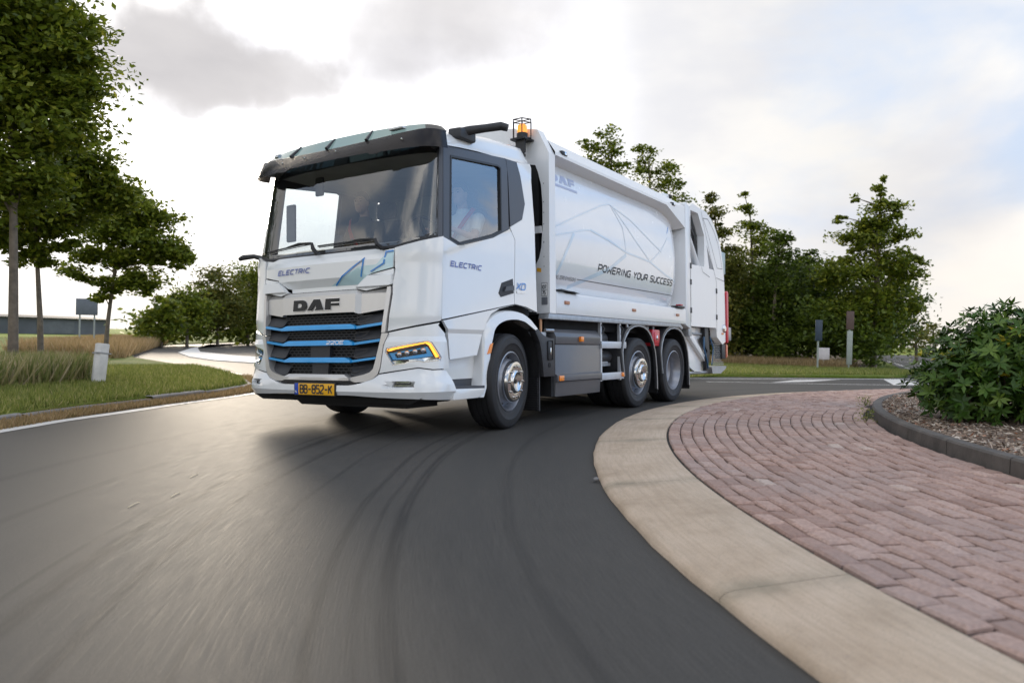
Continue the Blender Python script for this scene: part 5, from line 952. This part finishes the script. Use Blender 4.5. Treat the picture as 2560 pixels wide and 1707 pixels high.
def trunk(blobs, h, r, lean=(0, 0), m=None, parent=None):
    mb = MB(); top = Vector((lean[0], lean[1], h)); pts = [Vector((0, 0, -.05)), Vector((lean[0]*.2, lean[1]*.2, h*.3)), Vector((lean[0]*.6, lean[1]*.6, h*.65)), top]; mb.tube(pts, [r*1.25, r, r*.7, r*.25], 9)
    for x, y, z, br in blobs:
        s = pts[1].lerp(top, max(.02, min(.9, (z-br-h*.3)/(h*.7)))); e = Vector((x, y, z)); mb.tube([s, s.lerp(e, .5)+Vector((0, 0, .1*br)), e+Vector((0, 0, br*.3))], [r*.42, r*.25, r*.07], 6)
    return mb.build('trunk', m or M_bark, parent, angle=60)
TREES = {
'A':((0.81,-7.72),[(0.09,-0.19,6.02,0.84),(-0.25,0.34,5.75,0.63),(-0.07,0.06,5.05,0.91),(-0.41,0.59,5.13,0.56),(0,-0.03,4.07,0.84),(-0.34,0.49,4.16,0.56),(0.38,-0.63,4.75,0.97),(0.31,-0.54,5.73,0.91),(0.37,-0.6,3.5,0.84),(-0.09,0.11,3.24,0.56),(-0.37,0.52,5.55,0.49),(-0.49,0.72,4.72,0.38),(-0.06,0.03,6.58,0.77)]),
'B':((-0.67,-10.03),[(0.19,-0.33,3.56,0.76),(-0.22,0.31,3.74,0.68),(-0.45,0.67,3.67,0.51),(-0.09,0.11,3.06,0.59),(-0.52,0.78,3.25,0.46),(0.37,-0.6,3.04,0.68),(-0.72,1.1,3.43,0.3),(0.04,-0.09,2.55,0.3),(0.41,-0.66,2.53,0.34),(-0.35,0.51,4.17,0.42),(-0.59,0.89,3.97,0.38),(-0.7,1.06,3.6,0.34),(-0.8,1.21,3.26,0.32),(0.18,-0.3,2.27,0.22),(-0.03,0.02,2.2,0.17),(-0.23,0.33,2.56,0.25)]),
'C':((-3.72,-13.43),[(-0.33,0.48,3.54,0.72),(0.03,-0.07,3.3,0.77),(-0.63,0.95,3.17,0.55),(-0.9,1.38,2.79,0.35),(-0.22,0.31,2.65,0.61),(-0.64,0.97,2.56,0.5),(-0.34,0.51,2.16,0.44),(-0.04,0.05,1.98,0.28),(-0.5,0.75,3.99,0.44),(0.26,-0.43,2.74,0.44),(-1.02,1.57,2.65,0.2),(-0.58,0.88,2.06,0.31),(-0.38,0.55,4.32,0.31),(-0.26,0.38,4.09,0.5),(-0.71,1.08,3.72,0.33),(0.38,-0.6,2.19,0.29),(0.02,-0.03,1.65,0.2)]),
'D0':((-15.9,-30.6),[(0.0,0.0,2.05,0.75),(0.35,-0.5,1.5,0.7),(-0.35,0.5,1.35,0.75),(0.0,0.0,0.9,0.8)]),
'D1':((-18.88,-32.92),[(0.02,-0.05,2.64,1.12),(0.14,-0.23,1.64,0.87),(-0.19,0.28,1.91,0.99),(0.35,-0.56,2.38,0.62)]),
'D2':((-22.32,-34.97),[(0.03,-0.07,3.8,1.09),(0.31,-0.51,2.83,1.36),(-0.28,0.42,2.32,1.36),(0.08,-0.14,1.49,0.95)]),
'D3':((-25.94,-36.74),[(0.2,-0.34,4.68,0.94),(-0.05,0.06,3.36,1.48),(0.17,-0.28,1.87,1.18),(-0.29,0.41,4.25,1.03)]),
'D4':((-27.06,-35.0),[(0.2,-0.34,4.58,1.33),(0.02,-0.05,2.81,1.77)]),
'E1':((-26.44,-10.1),[(0.1,-0.25,10.91,0.55),(0.32,-0.59,10.31,0.64),(-0.02,-0.05,10.11,0.55),(0.2,-0.4,9.57,0.81),(0.73,-1.22,10.5,0.34),(0.64,-1.08,9.61,0.51),(-0.2,0.23,9.38,0.38),(0.07,-0.18,7.98,1.27),(0.05,-0.13,5.65,1.7)]),
'E2':((-27.7,-8.14),[(0.58,-0.99,10.25,0.3),(0.26,-0.5,10.15,0.47),(0.2,-0.39,9.41,0.72),(-0.21,0.24,9.11,0.55),(0.43,-0.76,9.55,0.47),(-0.15,0.16,8.47,0.76),(-0.5,0.7,8.59,0.3),(0.07,-0.17,7.4,1.27),(-0.07,0.06,4.86,1.59)]),
'F1':((-26.34,-4.72),[(0.26,-0.46,7.31,0.27),(0.16,-0.31,6.53,0.47),(0,-0.05,5.76,0.66),(0.1,-0.19,4.78,0.88),(-0.18,0.24,3.82,1.07),(-0.08,0.11,2.26,1.17),(0.01,-0.03,1.09,1.07)]),
'F2':((-28.25,-3.59),[(0.36,-0.63,7.84,0.2),(0.31,-0.55,7.14,0.32),(0.2,-0.36,6.34,0.52),(0.05,-0.13,5.54,0.8),(0.15,-0.27,4.34,1.0),(-0.13,0.18,3.14,1.2),(-0.04,0.05,1.64,1.2)]),
'F3':((-26.59,-2.48),[(-0.16,0.19,5.53,0.42),(-0.36,0.51,5.4,0.23),(-0.09,0.1,4.73,0.64),(-0.15,0.2,3.79,0.87),(-0.26,0.38,2.66,1.06),(-0.07,0.09,1.71,0.94)]),
'F4':((-29.61,-1.48),[(0.06,-0.14,4.84,0.4),(0.14,-0.26,3.99,0.76),(-0.08,0.1,3.0,1.1),(0.12,-0.21,1.79,1.2),(-0.4,0.58,4.02,0.68),(-0.31,0.47,1.61,1.0)]),
'F5':((-27.87,1.35),[(-0.16,0.18,7.97,0.15),(-0.14,0.16,7.5,0.31),(-0.09,0.08,6.82,0.51),(-0.51,0.73,6.78,0.33),(-0.29,0.4,6.09,0.66),(0.25,-0.44,5.98,0.48),(0.1,-0.19,5.25,0.8),(-0.6,0.88,5.56,0.44),(0.59,-0.96,5.23,0.62),(0.75,-1.22,6.23,0.27),(-0.31,0.43,4.72,0.84),(-0.85,1.29,4.42,0.37),(0.48,-0.78,3.77,1.01),(-0.51,0.76,3.82,0.77),(0.97,-1.54,3.75,0.73),(-0.03,0.02,2.7,1.21),(0.76,-1.2,2.11,1.1),(-0.67,1.02,2.73,0.62),(-0.33,0.5,1.61,0.91),(0.46,-0.72,1.21,0.82),(0.46,-0.77,7.07,0.18)]),
'F6':((-48.2,1.52),[(0.1,-0.18,2.44,0.85),(0.24,-0.39,1.45,0.85),(-0.21,0.32,1.75,0.68)]),
'F7':((-62.71,1.9),[(0.22,-0.36,2.5,0.64),(-0.17,0.25,1.7,0.71),(0.3,-0.48,1.43,0.78)])}
INFO = {  # material, leaves per m2, leaf size, trunk radius, trunk height, label, group
'A': ('mid', 7600, .058, .065, 5.6, 'tall leafy tree cut by the left edge, nearest of the roadside row', 'trees in a row on the left verge'),
'B': ('mid', 6800, .058, .05, 3.6, 'middle tree of the roadside row, between the tall nearest tree and the far low one', 'trees in a row on the left verge'),
'C': ('mid', 6000, .066, .05, 3.7, 'farthest tree of the roadside row, its low crown reaching right above the field', 'trees in a row on the left verge'),
'D0': ('mid', 1100, .14, .06, 1.6, 'smallest bush like tree, first of the far line beside the blue grey sign back', 'trees behind the far road on the left'),
'D1': ('mid', 1700, .11, .08, 2.2, 'low bushy tree second from the left in the far line behind the road', 'trees behind the far road on the left'),
'D2': ('olive', 1700, .11, .08, 3.2, 'olive green tree in the middle of the far line behind the road', 'trees behind the far road on the left'),
'D3': ('mid', 1700, .11, .09, 4.2, 'tallest visible tree of the far line, just left of the truck cab', 'trees behind the far road on the left'),
'D4': ('mid', 1500, .11, .09, 4.2, 'far tree whose crown touches the left edge of the truck cab', 'trees behind the far road on the left'),
'E1': ('mid', 1000, .09, .09, 10.3, 'thin tall tree top showing above the truck body, left of its twin', 'tall trees behind the truck'),
'E2': ('mid', 1000, .09, .09, 9.7, 'thin tall tree top showing above the rear of the truck body, right of its twin', 'tall trees behind the truck'),
'F1': ('olive', 2300, .088, .09, 6.8, 'pointed tree rising directly behind the tailgate of the truck', 'trees at the edge of the wood'),
'F2': ('mid', 2300, .088, .09, 7.2, 'slender spired tree right of the one behind the tailgate', 'trees at the edge of the wood'),
'F3': ('dark', 2300, .088, .09, 5.0, 'round topped tree with a pale trunk, between the slender spire and the low tree', 'trees at the edge of the wood'),
'F4': ('dark', 2300, .088, .09, 4.2, 'low dark tree just left of the tallest pyramid shaped one', 'trees at the edge of the wood'),
'F5': ('mid', 2500, .088, .12, 7.3, 'tallest pyramid shaped tree standing at the right end of the wood', 'trees at the edge of the wood'),
'F6': ('olive', 420, .14, .1, 2.2, 'small tree beyond the pyramid shaped one, by the far road', 'small trees by the far road'),
'F7': ('olive', 420, .15, .1, 2.2, 'smallest and farthest tree at the end of the far road', 'small trees by the far road')}
for k, ((gx, gy), blobs) in TREES.items():
    mt, dens, size, tr, h, lab, grp = INFO[k]; root = empty('tree', (gx, gy, .05)); tag(root, lab, 'tree', grp)
    link('crown', foliage(blobs, dens, size), M_leaf[mt], root); trunk(blobs, h, tr, (blobs[0][0]*.6, blobs[0][1]*.6), M_barkp if k in ('F3', 'F1') else M_bark, root)
# undergrowth below the wood, hedges across the field
def mass(name, pts, r0, dens, size, mt, lab, cat):
    me = foliage(pts, dens, size); o = link(name, me, M_leaf[mt]); tag(o, lab, cat, kind='stuff'); return o
und = [(-25.5-rng.random()*3, y, .5+rng.random()*1.3, .7+rng.random()*.5) for y in np.arange(-14, 1.5, .55)]+[(-30-rng.random()*3, y, 1+rng.random()*3.0, 1.3+rng.random()*.6) for y in np.arange(-16, 1.2, .9)]+[(-32-3.2*i, .9-.42*i, 1.0+rng.random(), 1.1) for i in range(14)]+[(-31.5-rng.random()*2.5, y, 2.6+rng.random()*1.9, 1.2+rng.random()*.3) for y in np.arange(-13, 1.6, .6)]
mass('undergrowth', und, 1, 1100, .10, 'dark', 'dark undergrowth filling the wood between the tree trunks', 'undergrowth')
hed = [(-20+rng.uniform(-1, 1)+i*1.5, -62-rng.random()*2-.85*i, .9+rng.random()*.5, 1.1) for i in range(46)]
mass('hedge', hed, 1, 130, .2, 'dark', 'dark green hedge along the far side of the field', 'hedge')
hed2 = [(-17-i*1.0, -33.5-i*.42+rng.uniform(-.6, .6), .5+rng.random()*1.0, 1.1) for i in range(16)]+[(-30-i*2.2, -42-i*1.5+rng.uniform(-1, 1), 1.2+rng.random()*1.5, 1.7) for i in range(16)]
mass('scrub', hed2, 1, 150, .2, 'mid', 'mixed green scrub between the far trees and the road', 'scrub')
# grass blades on verges
def blades(name, region, n, h, mt, lab, cat):
    P = np.array([region() for _ in range(n)]); a = rng.uniform(0, 2*math.pi, n); w = rng.uniform(.006, .014, n)*(h/.2)**.5; hh = rng.uniform(.45, 1.25, n)*h; side_ = np.c_[np.cos(a), np.sin(a), np.zeros(n)]*w[:, None]; lean = np.c_[rng.normal(size=n)*.35, rng.normal(size=n)*.35, np.ones(n)]*hh[:, None]*.5
    V = np.empty((n, 4, 3)); V[:, 0] = P-side_; V[:, 1] = P+side_; V[:, 2] = P+lean*1.1+side_*.7; V[:, 3] = P+lean*2
    me = bpy.data.meshes.new(name); me.vertices.add(n*4); me.vertices.foreach_set('co', V.ravel()); me.loops.add(n*4); me.loops.foreach_set('vertex_index', np.arange(n*4)); me.polygons.add(n); me.polygons.foreach_set('loop_start', np.arange(n)*4); me.polygons.foreach_set('loop_total', np.full(n, 4)); at = me.attributes.new('tone', 'FLOAT', 'POINT'); at.data.foreach_set('value', np.repeat(np.clip(rng.normal(.5, .25, n), 0, 1), 4)); me.update(); me.validate()
    o = link(name, me, mt); tag(o, lab, cat, kind='stuff'); return o
M_g1 = tonemat('grass_blades', [(0, (.08, .10, .02)), (.5, (.22, .26, .05)), (.8, (.34, .33, .10)), (1, (.50, .42, .20))], .6, .4); M_g2 = tonemat('tall_grass', [(0, (.12, .15, .04)), (.45, (.26, .28, .09)), (.75, (.44, .36, .19)), (1, (.58, .48, .32))], .7, .4); M_g3 = tonemat('dry_grass', [(0, (.20, .16, .06)), (.6, (.38, .26, .13)), (1, (.50, .37, .21))], .7, .4)
KP = [Vector((x, y, 0)) for x, y in KERB[2:17]]; cum = [0]
for a, b in zip(KP, KP[1:]): cum.append(cum[-1]+(b-a).length)
def near_kerb(d0, d1, s0=0, s1=1., z=.075, clump=0):
    while True:
        s = (s0+(s1-s0)*rng.random())*cum[-1]; i = min(int(np.searchsorted(cum, s))-1, len(KP)-2); i = max(i, 0); d = (KP[i+1]-KP[i]).normalized(); p = KP[i]+d*(s-cum[i]); n = Vector((-d.y, d.x, 0)); q = p-n*(-1)*0
        dist = d0+(d1-d0)*rng.random()
        q = p-Vector((-d.y, d.x, 0))*(-1)*0+Vector((d.y, -d.x, 0))*(-1)*dist if False else p+Vector((-d.y, d.x, 0))*dist
        return (q.x, q.y, z)
test = Vector(near_kerb(2, 2)); SG = 1 if (test-Vector((-4.13, 13.2, 0))).length > 17.5 else -1
blades('grass', lambda: near_kerb(SG*.02, SG*3.2, .0, .75), 90000, .085, M_g1, 'short bright grass on the verge behind the kerb stones', 'grass')
blades('tall_grass', lambda: near_kerb(SG*2.35, SG*8.0, .0, .56)[:2]+(.075,), 90000, .42, M_g2, 'tall unmown grass round the white bollard on the left verge', 'tall grass')
blades('weeds', lambda: near_kerb(-SG*.38, SG*.05, .05, .62, .0), 22000, .07, M_g3, 'dry weeds in the strip between kerb and white line', 'weeds')
def on_poly(x0, x1, y0, y1, z, test_): 
    while True:
        x, y = rng.uniform(x0, x1), rng.uniform(y0, y1)
        if test_(x, y): return (x, y, z)
blades('dry_grass', lambda: on_poly(-30, -5, -48, -16, .075, lambda x, y: (y < -13+ (x+5)*1.45-2 and y > -13+(x+5)*1.45-9)), 40000, .45, M_g3, 'brown dry grass along the far road on the left', 'dry grass')
blades('grass', lambda: on_poly(-25, -10, -6, 3.4, .06, lambda x, y: (y < (-.7 if x > -14 else 3.0-(x+19.6)*(-.70 if False else .68))-.15 and x > -24.2)), 60000, .12, M_g1, 'bright mown grass strip in front of the wood on the right', 'grass')
blades('dry_grass', lambda: on_poly(-27, -23.2, -10, .9, .06, lambda x, y: True), 20000, .35, M_g3, 'dry brown grass at the foot of the wood', 'dry grass')

# rhododendron in the planted centre
BX, BY_ = -2.42, 5.46; bush = empty('bush', (BX, BY_, .20)); tag(bush, 'dense glossy evergreen bush in the wood chip bed on the roundabout', 'bush')
shape = [(0, 0, .55, .62), (-.30, .30, .55, .50), (.30, -.15, .42, .46), (.05, .35, .80, .36), (-.35, -.05, .78, .36), (.22, .10, .86, .34), (.48, -.35, .42, .30), (-.05, -.42, .40, .40), (.35, .55, .55, .48), (-.1, .75, .60, .5), (-.55, .55, .6, .45), (.50, -.1, .7, .22), (-.15, -.30, .74, .28)]
Lp, Lx, Ly, Lt = [], [], [], []; Lv = []
for (x, y, z, r) in shape:
    m_ = int(430*r*r*1.9)
    for _ in range(m_):
        u = rng.normal(size=3); u /= np.linalg.norm(u)
        c = np.array([x, y, z])+u*r*(.62+.42*rng.random()); 
        if c[2] < .06: continue
        up = u*.7+np.array([0, 0, .55])+rng.normal(size=3)*.22; up /= np.linalg.norm(up); t1 = np.cross(up, rng.normal(size=3)); t1 /= np.linalg.norm(t1); t2 = np.cross(up, t1); nl = rng.integers(6, 10); tone = np.clip(rng.normal(.45, .2), 0, 1)
        if rng.random() < .012: tone = 1.0
        for k in range(nl):
            a = 2*math.pi*k/nl+rng.random()*.5; dr = (t1*math.cos(a)+t2*math.sin(a))*.85+up*rng.uniform(-.1, .75); dr /= np.linalg.norm(dr); wd_ = np.cross(dr, up); wd_ /= np.linalg.norm(wd_); Ln = rng.uniform(.065, .125); W_ = Ln*rng.uniform(.14, .20); nrm = np.cross(wd_, dr)
            droop = nrm*-.12*Ln
            Lv.append([c, c+dr*Ln*.45+wd_*W_+droop*.2, c+dr*Ln+droop, c+dr*Ln*.45-wd_*W_+droop*.2]); Lt.append(np.clip(tone+rng.normal()*.08, 0, 1))
V = np.array(Lv); n = len(V); me = bpy.data.meshes.new('leaves'); me.vertices.add(n*4); me.vertices.foreach_set('co', V.ravel()); me.loops.add(n*4); me.loops.foreach_set('vertex_index', np.arange(n*4)); me.polygons.add(n); me.polygons.foreach_set('loop_start', np.arange(n)*4); me.polygons.foreach_set('loop_total', np.full(n, 4)); at = me.attributes.new('tone', 'FLOAT', 'POINT'); at.data.foreach_set('value', np.repeat(np.array(Lt), 4)); me.update(); me.validate()
link('leaves', me, tonemat('bush_leaf', [(0, (.014, .040, .004)), (.5, (.055, .120, .013)), (.88, (.15, .23, .03)), (.97, (.16, .22, .02)), (1, (.5, .42, .02))], .42, .2, .35), bush)
mb = MB()
for (x, y, z, r) in shape: mb.tube([(x*.1, y*.1, -.02), (x*.6, y*.6, z*.45), (x, y, z+r*.4)], [.022, .015, .006], 6)
mb.build('stems', M_bark, bush)
# weeds growing in the joint by the planter edging
for (wx, wy), lab in (((-4.75, 3.98), 'green weed sprig at the far tip of the dark edging'), ((-2.45, 4.28), 'green weed sprig against the near face of the dark edging')):
    e = []; 
    for _ in range(160):
        c = np.array([rng.normal()*.16, rng.normal()*.05, rng.random()*.14]); d = rng.normal(size=3); d[2] = abs(d[2]); d /= np.linalg.norm(d); w = np.cross(d, rng.normal(size=3)); w /= np.linalg.norm(w); s = rng.uniform(.015, .035); e.append([c, c+d*s*.5+w*s*.22, c+d*s, c+d*s*.5-w*s*.22])
    V = np.array(e); n = len(V); me = bpy.data.meshes.new('weed'); me.from_pydata([tuple(v) for v in V.reshape(-1, 3)], [], [(4*i, 4*i+1, 4*i+2, 4*i+3) for i in range(n)]); at = me.attributes.new('tone', 'FLOAT', 'POINT'); at.data.foreach_set('value', np.repeat(rng.random(n), 4)); o = empty('weed', (wx, wy, .12)); link('leaves', me, M_g1, o); tag(o, lab, 'weed')
    MB().tube([(0, 0, -.02), (.02, 0, .12)], .004, 5).tube([(0, 0, -.02), (-.12, .01, .09)], .004, 5).tube([(0, 0, -.02), (.14, .0, .08)], .004, 5).build('stems', M_g1, o)

# ------------------------------------------------------------------ street furniture
bo = empty('bollard', (.31, -6.13, .05)); tag(bo, 'pale concrete roadside bollard leaning slightly in the tall grass', 'bollard'); bo.rotation_euler = (R(3), R(-7), 0)
MB().prism([(-.08, -.07), (.08, -.07), (.10, .02), (.06, .08), (-.06, .08), (-.10, .02)], -.1, .66, 'xy', .012).build('post', mat('bollard_white', (.60, .58, .55), .7, vary=(7, .12)), bo); MB().box(-.105, .105, -.075, .085, .50, .52).build('post_band', mat('bollard_grey', (.30, .30, .30), .7, vary=(7, .12)), bo)
def sign(loc, lab, pw, ph, z0, panel_m, posts, post_m, yaw, extra=None):
    r = empty('road_sign', loc, (0, 0, yaw)); tag(r, lab, 'sign'); MB().box(-.02, .02, -pw/2, pw/2, z0, z0+ph, .012).build('sign_panel', panel_m, r)
    p = MB()
    for y in posts: p.tube([(-.04, y, -.05), (-.04, y, z0+ph*.9)], .035, 8)
    p.build('post', post_m, r)
    if extra: extra(r)
    return r
YAW = math.atan2(-cf.y, -cf.x); M_pg = mat('sign_back_grey', (.13, .15, .18), .5, metal=.3, vary=(5, .1)); M_post = mat('sign_post', (.33, .36, .33), .5, metal=.4, vary=(6, .15))
sign((-10.6, -27.7, .05), 'blue grey back of a large road sign on two posts beside the field', .95, .72, 1.45, M_pg, (-.32, .32), M_post, YAW)
sign((-21.77, .28, .05), 'narrow dark blue sign on a pale post, left of the brown one', .25, .75, 1.05, mat('sign_blue', (.03, .05, .08), .4, vary=(6, .2)), (0,), M_post, YAW)
sign((-23.27, 1.09, .05), 'tall narrow brown sign on a grey green post before the wood', .28, .68, 1.50, mat('sign_brown', (.10, .06, .05), .5, vary=(6, .2)), (0,), M_post, YAW, lambda r: MB().box(-.03, .02, -.10, .10, .2, 1.45, .01).build('lower_panel', M_post, r))
sign((-24.2, .05, .05), 'small square white sign low between the blue and brown signs', .42, .46, .34, mat('sign_white', (.62, .58, .58), .5, vary=(6, .1)), (0,), M_post, YAW)
sign((-55, -1.0, .05), 'wide pale grey sign on two posts far along the edge of the wood', 1.9, 1.3, 1.2, mat('sign_pale', (.35, .38, .40), .5, vary=(4, .1)), (-.7, .7), M_post, YAW)
sign((-14.5, 7.6, .05), 'top of a pale blue sign showing above the bush', .42, .30, 1.28, mat('sign_pale_blue', (.35, .45, .58), .4, vary=(6, .1)), (0,), M_post, YAW)
# long low building beyond the field
bl = empty('industrial_building', (-6, -95, 0), (0, 0, R(-4))); tag(bl, 'long low grey industrial building beyond the field hedge', 'building')
MB().box(-38, 60, -6, 6, 0, 2.0).build('wall', mat('wall_grey', (.10, .105, .115), .8, vary=(.4, .25)), bl); MB().prism([(-6.5, 2.0), (6.5, 2.0), (0, 2.35)], -38.5, 60.5, 'yz').build('roof', mat('roof_grey', (.05, .052, .055), .7, vary=(.5, .2)), bl)
for i in range(9): MB().box(-34+i*10.5, -30+i*10.5, 5.98, 6.06, .2, 1.6).build('bay_door', mat('door_light_grey', (.12, .125, .13), .6, vary=(1, .2)), bl)
for (x_, y_, a0), lab in (((3.50, 1.06, .6), 'pale straw lying on the asphalt, farthest of the three left of the tyre marks'), ((3.90, 1.48, .6), 'pale straw lying on the asphalt, middle one of the three left of the tyre marks'), ((4.18, 1.54, .6), 'pale straw lying on the asphalt, nearest the left edge of the three')):
    o = MB().tube([(x_-.06*math.cos(a0), y_-.06*math.sin(a0), .004), (x_, y_, .007), (x_+.06*math.cos(a0), y_+.06*math.sin(a0), .004)], .0022, 5).build('straw', mat('straw_dry', (.75, .62, .42), .7, vary=(20, .1))); tag(o, lab, 'straw', 'straws on the asphalt')
# small white pebble at the kerb, pale litter on the asphalt
MB().ell((1.98, 3.20, .02), (.026, .018, .014), sub=2).build('stone', M_kerbs)
tag(bpy.data.objects['stone'], 'small grey stone lying against the concrete kerb band', 'stone')
